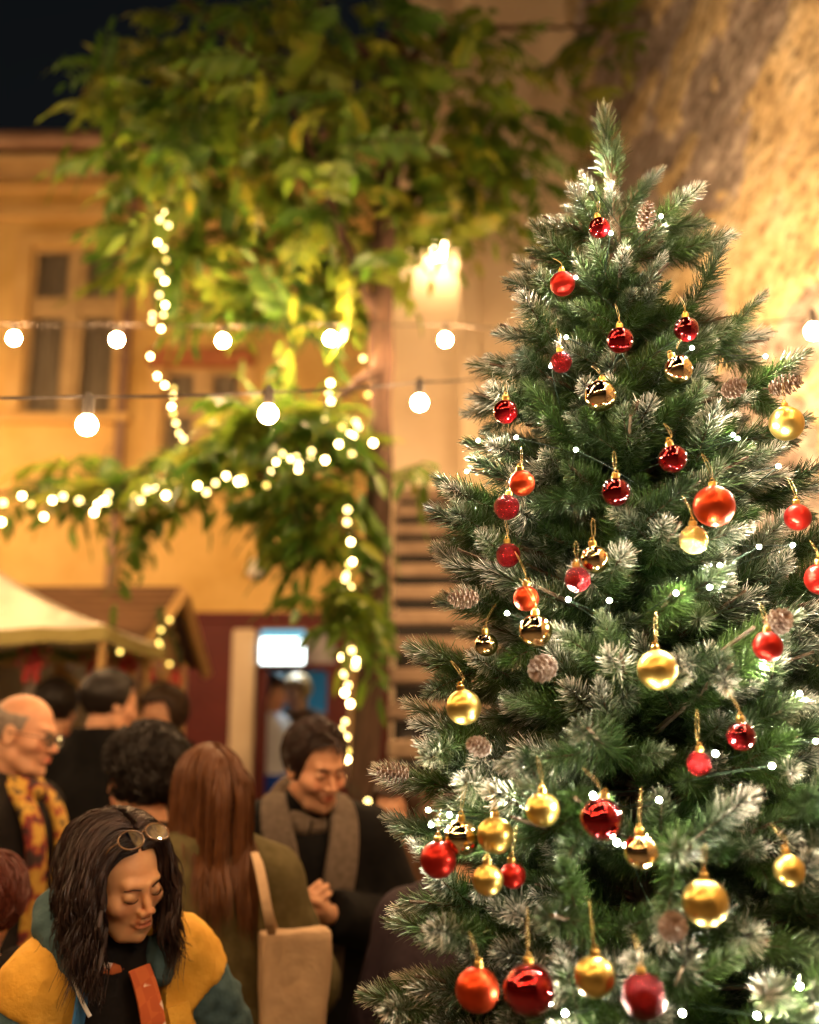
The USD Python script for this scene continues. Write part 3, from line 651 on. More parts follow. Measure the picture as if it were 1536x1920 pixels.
# trunk: braid of stems
tp = [np.array([*P(672, 1500, 5.0)[:2], -0.02]), P(674, 1500, 5.0), P(690, 1350, 5.0), P(702, 1180, 5.0), P(708, 1000, 5.0), P(712, 820, 5.05), P(716, 600, 5.1), P(722, 420, 5.15), P(738, 240, 5.2), P(748, 60, 5.3), P(752, -140, 5.4)]
tc = spline(tp, 150)
h = np.linspace(0, 1, 150)
stems = [tube(tc, 0.066 * (1 - .35 * h) + .008 * np.sin(h * 55) ** 2, 14)]
for k in range(4):
    ph = k * 1.57 + h * 17
    off = (0.052 * (1 - .35 * h))[:, None] * np.stack([np.cos(ph), np.sin(ph), 0 * ph], 1)
    stems.append(tube(tc + off, 0.026 * (1 - .3 * h) + .004 * np.sin(h * 80 + k), 9))
obj("trunk", stems, MATS["vine_bark"], vine)
limbs = [[P(712, 610, 5.1), P(655, 470, 5.0), P(590, 300, 4.9), P(520, 160, 4.9), P(420, 60, 4.9), P(300, -40, 5.0)],
         [P(735, 260, 5.2), P(760, 130, 5.3), P(850, 62, 5.6), P(1000, 52, 6.0), P(1150, 40, 6.4)],
         [P(720, 480, 5.15), P(660, 440, 5.4), P(520, 420, 5.7), P(380, 380, 5.9), P(260, 330, 6.0)],
         [P(708, 880, 5.05), P(610, 868, 5.1), P(470, 885, 5.2), P(310, 905, 5.2), P(140, 918, 5.3), P(-60, 925, 5.3)],
         [P(712, 690, 5.05), P(640, 740, 4.9), P(560, 800, 4.9), P(480, 850, 5.0)],
         [P(722, 420, 5.15), P(800, 330, 5.4), P(900, 270, 5.8), P(1000, 330, 6.0)],
         [P(703, 1160, 5.0), P(690, 1120, 4.85), P(640, 1110, 4.7)],
         [P(745, 140, 5.25), P(640, 60, 5.0), P(560, -60, 5.0)]]
for l in limbs:
    q = spline(l, 40)
    obj("branch", tube(q + RNG.normal(0, .006, q.shape), np.linspace(.03, .008, 40), 8), MATS["vine_bark"], vine)
post = thing("support_post", "pale wooden post standing beside the vine trunk", "post", P(668, 1400, 5.15))
c = P(666, 1330, 5.15)
obj("post_shaft", box(c[0] - .022, c[0] + .022, c[1] - .022, c[1] + .022, 0, P(670, 1160, 5.15)[2], 0.004), MATS["honey_wood"], post)
obj("post_foot", box(c[0] - .05, c[0] + .05, c[1] - .05, c[1] + .05, 0, 0.05, 0.006), MATS["dark_iron"], post)
# leaf clusters: (pixel centre, pixel radii, distance, spread in distance, count)
CL = [(300, 190, 170, 150, 5.0, .8, 60), (460, 120, 200, 150, 5.0, .9, 90), (640, 130, 160, 170, 5.1, .8, 75), (650, 300, 170, 130, 5.1, .8, 65), (430, 300, 190, 130, 5.2, .8, 70), (340, 400, 130, 110, 5.6, .6, 40),
      (480, 470, 170, 110, 5.6, .5, 60), (630, 460, 110, 120, 5.1, .5, 40), (240, 330, 50, 80, 5.6, .5, 10), (280, 510, 70, 60, 5.8, .4, 14), (220, 130, 70, 100, 5.0, .5, 18),
      (850, 120, 170, 110, 5.4, .6, 44), (860, 270, 150, 90, 5.5, .5, 40), (810, 385, 75, 75, 5.4, .5, 46), (950, 330, 80, 80, 5.6, .3, 15), (985, 425, 35, 55, 5.7, .2, 3), (1010, 240, 50, 60, 5.8, .3, 5), (1140, 60, 90, 40, 6.0, .3, 8), (1170, 115, 40, 45, 6.0, .3, 3), (1060, 150, 25, 50, 6.0, .3, 3), (1245, 40, 25, 30, 5.6, .3, 2),
      (975, 440, 30, 50, 5.6, .2, 3), (600, 590, 100, 60, 5.2, .4, 30), (470, 575, 110, 40, 5.7, .4, 16), (540, 680, 60, 70, 5.1, .3, 20), (630, 720, 70, 60, 5.0, .3, 22), (500, 790, 120, 60, 5.1, .3, 36), (590, 810, 90, 60, 5.0, .3, 26), (400, 850, 110, 36, 5.1, .3, 26), (250, 900, 100, 26, 5.2, .25, 16), (120, 905, 80, 22, 5.3, .2, 9), (280, 985, 34, 36, 5.2, .15, 5), (245, 950, 20, 40, 5.2, .15, 3), (160, 870, 60, 30, 5.4, .2, 4),
      (570, 920, 90, 40, 5.0, .25, 20), (620, 1000, 60, 50, 4.95, .2, 12), (640, 1108, 85, 26, 4.7, .2, 12), (720, 1130, 30, 40, 4.8, .2, 4), (780, 880, 30, 24, 5.1, .2, 4), (680, 900, 50, 50, 4.9, .2, 8), (690, 620, 40, 80, 5.0, .2, 8), (668, 1160, 24, 20, 4.7, .1, 2), (590, 1000, 45, 25, 4.9, .1, 4)]
LV = []
rl_ = np.random.default_rng(99)
for cx, cy, rx, ry, Y, sp, n in CL:
    for _ in range(int(n * (.8 if cy < 520 and cx < 760 else 1.0) + .5)):
        while True:
            u = rl_.uniform(-1, 1, 3)
            if u @ u < 1: break
        p = P(cx + u[0] * rx, cy + u[1] * ry, Y + u[2] * sp)
        out = np.array([u[0] * .8 + rl_.normal(0, .6), -.5 + rl_.normal(0, .5), rl_.normal(-.1, .35)])
        a, b, t = basis(out)
        b = b + a * rl_.normal(0, .3); b -= t * (b @ t); b /= np.linalg.norm(b); a = np.cross(t, b)
        qx = PX(p)[0]
        if 672 < qx[0] < 748 and 540 < qx[1] < 1090 and p[1] < 5.3 and rl_.uniform() < .85: continue
        if min(np.linalg.norm(p - b_) for b_ in far) < .34: continue
        s = rl_.uniform(.55, 1.05)
        LV.append((p, mat4(np.stack([a, t, b], 1) @ np.diag([-1, 1, 1]) * s if np.linalg.det(np.stack([a, t, b], 1)) < 0 else np.stack([a, t, b], 1) * s, p - t * .1), int(rl_.integers(7))))
vis = sorted(range(len(LV)), key=lambda k: PX(LV[k][0])[0, 2] + (9 if not (-20 < PX(LV[k][0])[0, 0] < 1100 and -20 < PX(LV[k][0])[0, 1] < 1300) else 0))
for k in vis[:300]:
    place("leaf", FR[LV[k][2]][0], LV[k][1], vine)
rest = vis[300:]
pi = UsdGeom.PointInstancer.Define(stage, str(vine.GetPath()) + "/foliage")
prs = []
for k in range(7):
    m = obj(f"leaf_kind_{k}", FR[k][1], MATS["vine_leaf"], str(pi.GetPath()), world=False)
    prs.append(m.GetPath())
pi.CreatePrototypesRel().SetTargets(prs)
def fill_instancer(pi, Ms, idx, org):
    pos, ori, sc = [], [], []
    for M in Ms:
        s = np.cbrt(abs(np.linalg.det(M[:3, :3])))
        qn = trimesh.transformations.quaternion_from_matrix(mat4(M[:3, :3] / s, (0, 0, 0)))
        pos.append(M[:3, 3] - org); ori.append(Gf.Quath(float(qn[0]), float(qn[1]), float(qn[2]), float(qn[3]))); sc.append((s, s, s))
    pi.CreatePositionsAttr(Vt.Vec3fArray.FromNumpy(np.array(pos, np.float32)))
    pi.CreateOrientationsAttr(Vt.QuathArray(ori))
    pi.CreateScalesAttr(Vt.Vec3fArray.FromNumpy(np.array(sc, np.float32)))
    pi.CreateProtoIndicesAttr(Vt.IntArray([int(i) for i in idx]))
fill_instancer(pi, [LV[k][1] for k in rest], [LV[k][2] for k in rest], origin(vine))
tag(pi.GetPrim(), kind="stuff")
# ================================================================== the decorated tree
MATS["needles"] = usdkit.material(stage, "/World/Looks/needles", {
    "a": ("attribute", {"attribute": "frost"}), "o": ("object_info", {}), "g": ("geometry", {}),
    "n": ("noise_texture", {"scale": 700.0, "detail": 2}), "rp": ("rgb_ramp", {"ramp": [(0, (0.016, 0.040, 0.007)), (0.4, (0.040, 0.080, 0.012)), (0.75, (0.075, 0.120, 0.017)), (1, (0.14, 0.155, 0.022))]}),
    "i": ("math", {"math_type": "multiply_add", "value2": 0.55, "value3": 0.0}), "ri": ("math", {"math_type": "multiply_add", "value2": 0.45}),
    "nz": ("math", {"math_type": "multiply_add", "value2": 0.9, "value3": -0.42}), "f": ("math", {"math_type": "add", "use_clamp": True}), "ff": ("math", {"math_type": "multiply", "use_clamp": True}),
    "m": ("mix", {"color2": (0.54, 0.49, 0.40)}), "p": ("principled_bsdf", {"roughness": 0.36, "specular_ior_level": 0.55}),
    "rr": ("math", {"math_type": "multiply_add", "value2": 0.45, "value3": 0.33})},
    [("g.random_per_island", "i.value1"), ("o.random", "ri.value1"), ("i.value", "ri.value3"), ("ri.value", "rp.fac"), ("g.position", "n.vector"), ("n.fac", "nz.value1"),
     ("nz.value", "f.value1"), ("a.fac", "f.value2"), ("f.value", "ff.value1"), ("a.fac", "ff.value2"), ("ff.value", "m.fac"), ("rp.color", "m.color1"), ("m.color", "p.base_color"), ("ff.value", "rr.value1"), ("rr.value", "p.roughness")], surface="p.BSDF")
pbr("twig", (0.07, 0.045, 0.025), 0.8, (0.12, 0.08, 0.045), scale=60, bump=0.3)
pbr("gold_cap", (0.75, 0.48, 0.13), 0.28, metal=1.0)
pbr("gold_thread", (0.36, 0.24, 0.08), 0.5, metal=0.6)
def bauble_mat(name, col, rough, metal=1.0, glitter=False, coat=0.0):
    if not glitter:
        return pbr(name, col, rough, tuple(min(1, c * 1.06) for c in col), scale=14, metal=metal, coat=coat, bump=0.03, bscale=25)
    n = {"g": ("texture_coordinate", {}), "v": ("voronoi_texture", {"scale": 900.0}), "b": ("bump", {"strength": 1.0, "distance": 0.0012}),
         "p": ("principled_bsdf", {"metallic": 0.9, "roughness": 0.22, "base_color": col}), "m": ("mix", {"mix_type": "multiply", "fac": 0.55, "color1": col})}
    MATS[name] = usdkit.material(stage, f"/World/Looks/{name}", n, [("g.object", "v.vector"), ("v.distance", "b.height"), ("b.normal", "p.normal"), ("v.color", "m.color2"), ("m.color", "p.base_color")], surface="p.BSDF")
bauble_mat("red_shiny", (0.30, 0.005, 0.007), 0.07, 0.9, coat=0.6)
bauble_mat("deep_red_shiny", (0.17, 0.004, 0.006), 0.08, 0.9, coat=0.6)
bauble_mat("red_matte", (0.36, 0.016, 0.009), 0.36, 0.85)
bauble_mat("orange_matte", (0.48, 0.048, 0.010), 0.34, 0.85)
bauble_mat("red_glitter", (0.25, 0.006, 0.007), 0.3, glitter=True)
bauble_mat("gold_shiny", (0.86, 0.66, 0.34), 0.06, 1.0, coat=0.3)
bauble_mat("gold_matte", (0.66, 0.46, 0.12), 0.33, 1.0)
bauble_mat("gold_glitter", (0.72, 0.52, 0.14), 0.3, glitter=True)
pbr("cone_scale", (0.13, 0.07, 0.035), 0.65, (0.2, 0.11, 0.06), scale=60, bump=0.3)
MATS["cone_frost"] = usdkit.material(stage, "/World/Looks/cone_frost", {
    "a": ("attribute", {"attribute": "frost"}), "g": ("geometry", {}), "n": ("noise_texture", {"scale": 160.0, "detail": 3}), "x": ("math", {"math_type": "multiply", "use_clamp": True}),
    "r": ("map_range", {"from_min": .3, "from_max": .6, "clamp": True}), "m": ("mix", {"color1": (0.13, 0.065, 0.03), "color2": (0.58, 0.50, 0.44)}), "p": ("principled_bsdf", {"roughness": 0.6})},
    [("g.position", "n.vector"), ("n.fac", "r.value"), ("r.result", "x.value1"), ("a.fac", "x.value2"), ("x.value", "m.fac"), ("m.color", "p.base_color")], surface="p.BSDF")

TY = 1.70                       # distance of the pole
TK = TY / 2.05                  # sizes below are for a tree 3.0 m tall; this one is 2.7 m
TTOP = P(1140, 203, TY)
TX = TTOP[0]
ZT = TTOP[2]
def radius(z):
    """The crown's mean radius at height z."""
    d = ZT - z
    return TK * np.interp(d / TK, [0, .13, .2, .3, .45, .6, .75, .95, 1.15, 1.4, 1.65, 2.5], [0.0, .035, .09, .14, .20, .265, .33, .375, .415, .475, .535, .74])

def sprig(L, n, level, rng, nl=0.046 * TK, green=False):
    """A bottle-brush tip along +Y: needles (with a frost attribute) and its stem."""
    s = np.sort(rng.uniform(0, 1, n) ** (0.85))
    ph = rng.uniform(0, 2 * np.pi, n)
    bend = rng.uniform(-.12, .12, 2)
    ax = np.stack([bend[0] * L * s ** 2, L * s * 0.97, bend[1] * L * s ** 2 + 0.03 * L * s], 1)
    ang = np.radians(np.interp(s, [0, .7, .93, 1], [62, 48, 34, 12]) + rng.normal(0, 9, n))
    ln = nl * np.interp(s, [0, .12, .6, .9, 1], [.8, 1.0, .95, .66, .5]) * rng.uniform(.75, 1.12, n)
    rad = np.stack([np.cos(ph), 0 * ph, np.sin(ph)], 1)
    d = rad * np.sin(ang)[:, None] + np.array([0, 1, 0]) * np.cos(ang)[:, None]
    side = np.cross(d, rad + rng.normal(0, .5, (n, 3))); side /= np.linalg.norm(side, axis=1, keepdims=True)
    w = TK * rng.uniform(.0008, .0012, n)[:, None]
    mid = ax + d * ln[:, None] * .55
    tip = ax + d * ln[:, None] + np.array([0, .10, 0]) * ln[:, None] + rng.normal(0, .06, (n, 3)) * ln[:, None]
    V = np.stack([ax - side * w * .8, ax + side * w * .8, mid - side * w, mid + side * w, tip - side * w * .45, tip + side * w * .45], 1).reshape(-1, 3)
    o = np.arange(n)[:, None] * 6
    F = np.vstack([o + np.array([[0, 1, 3]]), o + np.array([[0, 3, 2]]), o + np.array([[2, 3, 5]]), o + np.array([[2, 5, 4]])])
    base = level * np.clip((s - .35) / .55, 0, 1) ** 1.2 * np.clip(rng.normal(.75, .4, n), 0, 1.2)
    fr = np.stack([base * .35, base * .35, base * .7, base * .7, base * 1.15 + .10 * level, base * 1.15 + .10 * level], 1).ravel()
    k = np.linspace(0, 1, 8)
    st_ = np.stack([bend[0] * L * k ** 2, L * k * .97, bend[1] * L * k ** 2 + .03 * L * k], 1)
    return tm(V, F), np.clip(fr, 0, 1.2), tube(st_, np.linspace(.0024, .0012, 8), 5)
SPR = []
for k, (L, n, lev) in enumerate([(.195, 560, 1.4), (.175, 500, 1.1), (.205, 580, .9), (.19, 540, 1.5), (.17, 480, .6), (.21, 590, 1.25), (.19, 500, 0.), (.20, 540, .2), (.175, 480, .05), (.19, 540, .5)]):
    r_ = np.random.default_rng(300 + k)
    L *= TK
    m, fr, stm = sprig(L, n, lev * .97, r_)
    SPR.append((proto(f"sprig_{k}", [("needles", m, MATS["needles"], {"frost": fr}), ("stem", stm, MATS["twig"], None)]), m, fr, stm, L))
FROSTED, GREEN = [0, 1, 2, 3, 4, 5, 9, 4], [6, 7, 8, 9]
rt = np.random.default_rng(17)
SPG = []      # (matrix, kind, tip point, base point, wood?)
WOOD = []
def put_sprig(base, d, kind, scale=1.0):
    d = d / np.linalg.norm(d)
    a, b, t = basis(d)
    ro = rt.uniform(0, 2 * np.pi)
    x = math.cos(ro) * a + math.sin(ro) * b
    R = np.stack([x, t, np.cross(x, t)], 1) * scale
    SPG.append((mat4(R, base), kind, base + d * SPR[kind][4] * scale, base))
def branch(az, z0, L, elev, frost=True, dens=1.0, tipbend=0.0):
    hd = np.array([math.cos(az), math.sin(az), 0])
    o = np.array([TX, TY, z0])
    k = np.linspace(0, 1, 7)
    pts = o + hd * (L * k)[:, None] * math.cos(elev) + np.array([0, 0, 1]) * (L * math.sin(elev) * k + tipbend * L * k * k)[:, None]
    WOOD.append(tube(pts, np.linspace(.006, .0025, 7), 5))
    at = lambda s: np.array([np.interp(s, k, pts[:, c]) for c in range(3)])
    tip = at(1.0); td = pts[-1] - pts[-2]; td /= np.linalg.norm(td)
    TL = min(.155, L * .8)
    kd = lambda s: int(rt.choice(FROSTED)) if (frost and s > .45) else int(rt.choice(GREEN))
    k0 = int(rt.choice(FROSTED if frost else GREEN))
    sc0 = min(1.0, L / SPR[k0][4] * .95) * rt.uniform(.92, 1.1)
    put_sprig(tip - td * SPR[k0][4] * sc0, td, k0, sc0)
    sd = np.cross(td, (0, 0, 1)); sd /= np.linalg.norm(sd)
    s = 1 - .075 * TK / L
    while s * L > .055 * TK:
        for sg in (-1, 1):
            if rt.uniform() > dens: continue
            a_ = math.radians(rt.uniform(32, 58))
            dd = td * math.cos(a_) + sd * sg * math.sin(a_) + np.array([0, 0, rt.normal(.06, .28)])
            kk = kd(s)
            put_sprig(at(s - .05 * TK / L), dd, kk, rt.uniform(.72, 1.0) * min(1, L / (.17 * TK)))
        if rt.uniform() < .55 * dens:
            dd = td * .75 + np.array([0, 0, rt.choice([-1, 1]) * rt.uniform(.4, .8)]) + sd * rt.normal(0, .2)
            put_sprig(at(s - .04 * TK / L), dd, kd(s * .9), rt.uniform(.65, .9) * min(1, L / (.17 * TK)))
        s -= rt.uniform(.09, .125) * TK / L
# leader and top whorl
put_sprig(np.array([TX, TY, ZT - .172 * TK]), np.array([0.01, 0, 1.0]), 4, 1.0)
put_sprig(np.array([TX, TY, ZT - .215 * TK]), np.array([0.02, -.05, 1.0]), 9, 0.7)
for az, rr, dz in ((200, .095, -.165), (340, .10, -.150), (262, .05, -.185), (80, .08, -.19), (30, .1, -.21), (150, .1, -.21)):
    rr *= TK; dz *= TK
    a_ = math.radians(az); tipp = np.array([TX + rr * math.cos(a_), TY + rr * math.sin(a_), ZT + dz])
    b_ = np.array([TX, TY, ZT - .28 * TK])
    put_sprig(tipp - (tipp - b_) / np.linalg.norm(tipp - b_) * .13 * TK, tipp - b_, int(rt.choice([0, 1, 2, 4])), .62)
    WOOD.append(tube([b_, b_ * .4 + tipp * .6], .0025, 5))
# silhouette branches: tip pixel and tip distance (each one a real branch from the pole)
HERO = [(1018, 405, 2.03), (1322, 408, 2.05), (992, 482, 2.05), (1335, 468, 2.08), (950, 540, 2.04), (1385, 592, 2.05), (938, 608, 2.02), (1442, 636, 2.06), (918, 682, 2.0), (1500, 705, 2.03), (888, 738, 2.05), (1515, 800, 2.0), (876, 838, 2.0),
        (884, 880, 1.95), (818, 908, 2.02), (806, 968, 2.0), (858, 1030, 1.95), (832, 1112, 2.02), (764, 1240, 2.0), (776, 1352, 1.96), (708, 1448, 2.02), (832, 1490, 1.9), (738, 1568, 1.95), (768, 1690, 1.92), (790, 1745, 1.85), (683, 1858, 1.98), (778, 1830, 1.9), (1548, 905, 2.0), (1240, 420, 1.96), (1575, 990, 2.0), (1590, 1075, 1.95), (1600, 1165, 2.02), (1600, 1250, 1.95), (1620, 1340, 2.0), (1630, 1450, 1.95), (1640, 1560, 2.0)]
for px_, py_, Y_ in HERO:
    tp_ = P(px_, py_, Y_ * TK)
    dv = tp_[:2] - np.array([TX, TY]); L = np.linalg.norm(dv)
    az = math.atan2(dv[1], dv[0]); el = math.radians(rt.uniform(8, 22) if py_ < 1300 else rt.uniform(0, 14))
    branch(az, tp_[2] - L * math.tan(el), L / math.cos(el), el, True, .95)
# whorls
z = ZT - .30 * TK
kk_ = 0
while z > 0.35:
    R = radius(z)
    n = int(round(4 + R / TK * 14))
    if z < 0.95: n = int(n * .6)
    for i in range(n):
        az = 2 * math.pi * (i + .5 * (kk_ % 2)) / n + rt.normal(0, .12)
        L = R * rt.uniform(.68, .95) * (1 if z < ZT - .75 * TK else .9)
        if abs(math.cos(az)) > .75: L *= .76 if math.cos(az) < 0 else (.97 if z < ZT - .6 * TK else .78)
        el = math.radians(rt.uniform(4, 26))
        branch(az, z - L * math.sin(el) * .8 + rt.normal(0, .02), L, el, rt.uniform() < .75, .80 if z > .95 else .5)
    z -= (.062 + .045 * (ZT - z) / (2.6 * TK)) * TK
    kk_ += 1
def cone_surface(px_, py_, f=0.93):
    """First point of the viewing line inside the crown's surface, or the nearest pass beside the pole."""
    best = None
    for Y in np.arange(.95, 2.2, .006):
        p = P(px_, py_, Y)
        if math.hypot(p[0] - TX, p[1] - TY) < radius(p[2]) * f:
            return p
        dd = math.hypot(p[0] - TX, p[1] - TY)
        if best is None or dd < best[0]: best = (dd, p)
    return best[1]
# ------------------------------------------------------------------ ornaments: (px, py, diameter px, material, label, how much covered)
BB = [(1124, 427, 40, "red_shiny", "small shiny red bauble half hidden in the tree's top tier", 1), (1055, 532, 47, "red_matte", "small matte red bauble hanging at the left of the top tier", 0),
      (1163, 638, 50, "red_shiny", "shiny red bauble with an LED reflected in it, upper middle", 0), (1287, 617, 47, "deep_red_shiny", "dark shiny red bauble hanging from the upper right branches", 0),
      (1052, 679, 40, "red_glitter", "small sparkling red bauble below the bright LED, upper left", 1), (1272, 693, 54, "gold_shiny", "mirror gold bauble under the dark red bauble, upper right", 1),
      (1126, 742, 60, "gold_shiny", "mirror gold bauble in the upper middle with branches reflected", 0), (948, 772, 46, "red_shiny", "small shiny red bauble on long gold thread at the upper left edge", 0),
      (1475, 794, 65, "gold_matte", "matte gold bauble at the upper right edge of the tree", 0), (1262, 860, 53, "red_shiny", "shiny red bauble on a gold thread right of the tree's middle", 0),
      (1155, 922, 54, "deep_red_shiny", "deep red shiny bauble hanging in the tree's upper centre", 0), (979, 906, 49, "orange_matte", "matte orange-red bauble on a loop of gold thread, left side", 0),
      (950, 951, 48, "red_glitter", "glitter red bauble just below the matte orange-red bauble", 1), (1339, 949, 78, "orange_matte", "large matte orange-red bauble in the right middle of the tree", 0),
      (1496, 970, 50, "red_matte", "matte red bauble half covered by a frosted tip, right edge", 1), (1301, 1012, 54, "gold_glitter", "glitter gold bauble below the large orange-red bauble", 0),
      (1115, 1049, 54, "gold_shiny", "mirror gold bauble partly behind needles in the middle", 1), (1083, 1086, 48, "red_glitter", "sparkling red bauble hanging in front of a mirror gold one", 0),
      (953, 1041, 46, "red_glitter", "sparkling dark red bauble mostly under needles at the left", 2), (987, 1122, 48, "orange_matte", "matte orange bauble half hidden above a mirror gold one", 1),
      (1005, 1183, 62, "gold_shiny", "mirror gold bauble above the frosted pine cone, left middle", 0), (912, 1209, 44, "gold_shiny", "pale gold bauble behind needles at the left edge", 2),
      (1233, 1256, 75, "gold_matte", "large matte gold bauble hanging alone in the tree's centre", 0), (870, 1326, 66, "gold_matte", "matte gold bauble hanging at the left edge, mid height", 0),
      (1440, 1212, 56, "red_matte", "matte red bauble below the frosted cone on the right", 0), (1538, 1086, 58, "red_matte", "matte red bauble cut by the right edge of the view", 0),
      (1390, 1380, 54, "deep_red_shiny", "very dark red bauble in shade, right of the centre", 1), (1311, 1432, 46, "red_glitter", "red sparkling bauble deep between branches, lower right", 2),
      (1127, 1535, 78, "red_shiny", "sparkling red bauble right under a bright LED, lower middle", 0), (1018, 1518, 64, "gold_matte", "satin gold bauble left of the sparkling red one, lower middle", 1),
      (866, 1571, 66, "gold_shiny", "mirror gold bauble above the matte red one, lower left", 1), (929, 1566, 68, "gold_matte", "satin gold bauble under overhanging needles, lower left", 1),
      (822, 1612, 68, "red_matte", "matte red bauble at the lower left edge of the tree", 0), (915, 1650, 58, "gold_matte", "matte gold bauble beside a small red one, lower left", 0),
      (962, 1642, 48, "red_matte", "small red bauble tucked behind the matte gold one", 2), (1202, 1597, 66, "gold_shiny", "mirror gold bauble full of reflected lights, lower middle", 0),
      (1323, 1692, 86, "gold_matte", "large satin gold bauble beside the brown pine cone", 0), (1480, 1632, 58, "gold_matte", "dim gold bauble behind needles near the lower right edge", 1),
      (895, 1856, 82, "orange_matte", "matte orange-red bauble at the bottom left, behind a frosted tip", 1), (992, 1856, 95, "red_shiny", "largest shiny red bauble at the bottom, full of reflected lights", 0),
      (1115, 1831, 76, "gold_matte", "satin gold bauble at the bottom between two red ones", 0), (1207, 1869, 84, "red_glitter", "glitter dark red bauble at the bottom, right of the gold one", 0)]
LED = [(1240, 405), (1146, 437), (1062, 632), (1163, 657), (1298, 652), (1033, 686), (1285, 628), (968, 820), (897, 826), (875, 884), (1080, 843), (1375, 815), (1384, 822), (1460, 874), (1436, 668), (1424, 1025), (1487, 1022), (951, 1150), (1066, 1124), (1143, 1126),
       (1268, 1112), (1331, 1101), (1112, 1491), (1342, 1413), (1448, 1436), (1236, 1500), (990, 1477), (808, 1547), (843, 1528), (803, 1519), (1157, 1580), (1250, 1735), (1095, 330), (1110, 352), (1080, 520), (1430, 1250), (1500, 1300), (1530, 1390), (1060, 1900), (1420, 1905), (1500, 1850), (1280, 1900), (1350, 1060)]
DEEP = {(1095, 330), (1110, 352), (1080, 520), (1430, 1250), (1500, 1300), (1530, 1390), (1060, 1900), (1420, 1905), (1500, 1850), (1280, 1900), (1350, 1060), (1375, 815), (1384, 822), (990, 1477), (1236, 1500)}
CONES = [(1212, 406, 46, (0.2, -.6, .8), "brown pine cone in the tree's top tier", .3), (870, 1122, 50, (-.9, -.3, -.1), "small brown pine cone at a frosted tip, left edge above the stair", .5), (1018, 1253, 66, (-.5, -.8, -.3), "frosted pine cone below a mirror gold bauble, left middle", .8),
         (1460, 1166, 62, (.1, -.9, .2), "frosted open pine cone above a matte red bauble, right side", .8), (898, 1400, 50, (-.6, -.7, .2), "frosted pine cone below the matte gold bauble at the left edge", .8), (738, 1449, 52, (-1, -.2, .1), "pine cone at the outermost left tip", .5),
         (1262, 1738, 70, (-.1, -.95, .3), "brown pine cone beside the large satin gold bauble", .5), (1472, 722, 52, (.8, -.5, .1), "dark pine cone at the upper right edge", .4), (1376, 728, 48, (.4, -.9, 0), "brown pine cone in the shaded upper right branches", .3)]
HOLD = []
for px_, py_, dpx_, mt, lab, cov in BB:
    p = cone_surface(px_, py_, (0.99, .94, .84)[cov])
    HOLD.append((px_, py_, dpx_ / 2 + (14, 1, -8)[cov], PX(p)[0, 2]))
for px_, py_ in LED:
    p = cone_surface(px_, py_, .82 if (px_, py_) in DEEP else 0.95)
    HOLD.append((px_, py_, -4 if (px_, py_) in DEEP else -2, PX(p)[0, 2]))
for px_, py_ in []:
    HOLD.append((px_, py_, 1 if (px_, py_) in DEEP else 0, PX(p)[0, 2]))
for px_, py_, dpx_, d_, lab, fr_ in CONES:
    p = cone_surface(px_, py_, .99)
    HOLD.append((px_, py_, dpx_ / 2 + 2, PX(p)[0, 2]))
keep = []
ss = np.linspace(0.05, 1.12, 8)[:, None]
for M, k, tip, base in SPG:
    q = PX(base + (tip - base) * ss)
    ok = True
    for hx, hy, hr, hd in HOLD:
        near_ = (np.hypot(q[:, 0] - hx, q[:, 1] - hy) < hr + 9) & (q[:, 2] < hd + .02)
        if near_.any():
            ok = False; break
    if ok: keep.append((M, k, tip, base))
SPG = keep
tree = thing("christmas_tree", "tall frosted artificial Christmas tree hung with red and gold baubles", "christmas tree", (TX, TY, 0))
obj("pole", tube([(TX, TY, 0.06), (TX, TY, ZT - .12 * TK)], [.022, .012], 10), MATS["twig"], tree)
obj("stand", [tube([(TX, TY, .07), (TX + .32 * math.cos(a), TY + .32 * math.sin(a), .012)], .012, 8) for a in (.5, 2.07, 3.64, 5.21)], MATS["dark_iron"], tree)
obj("branch_wires", join(WOOD), MATS["twig"], tree, kind="stuff")
def score(s):
    q = PX(s[2])[0]
    inside = (-40 < q[0] < 1580) and (150 < q[1] < 1960)
    out = math.hypot(s[2][0] - TX, s[2][1] - TY) / max(radius(s[2][2]), .05)
    return (0 if inside else 10) + (s[2][1] - TY) * 1.6 - out
order = sorted(range(len(SPG)), key=lambda i: score(SPG[i]))
for i in order[:300]:
    place("sprig", SPR[SPG[i][1]][0], SPG[i][0], tree)
rest = order[300:]
pi = UsdGeom.PointInstancer.Define(stage, str(tree.GetPath()) + "/inner_sprigs")
prs = [obj(f"needle_kind_{k}", SPR[k][1], MATS["needles"], str(pi.GetPath()), world=False, attr={"frost": SPR[k][2]}).GetPath() for k in range(len(SPR))]
pi.CreatePrototypesRel().SetTargets(prs)
fill_instancer(pi, [SPG[i][0] for i in rest], [SPG[i][1] for i in rest], origin(tree))
tag(pi.GetPrim(), kind="stuff")

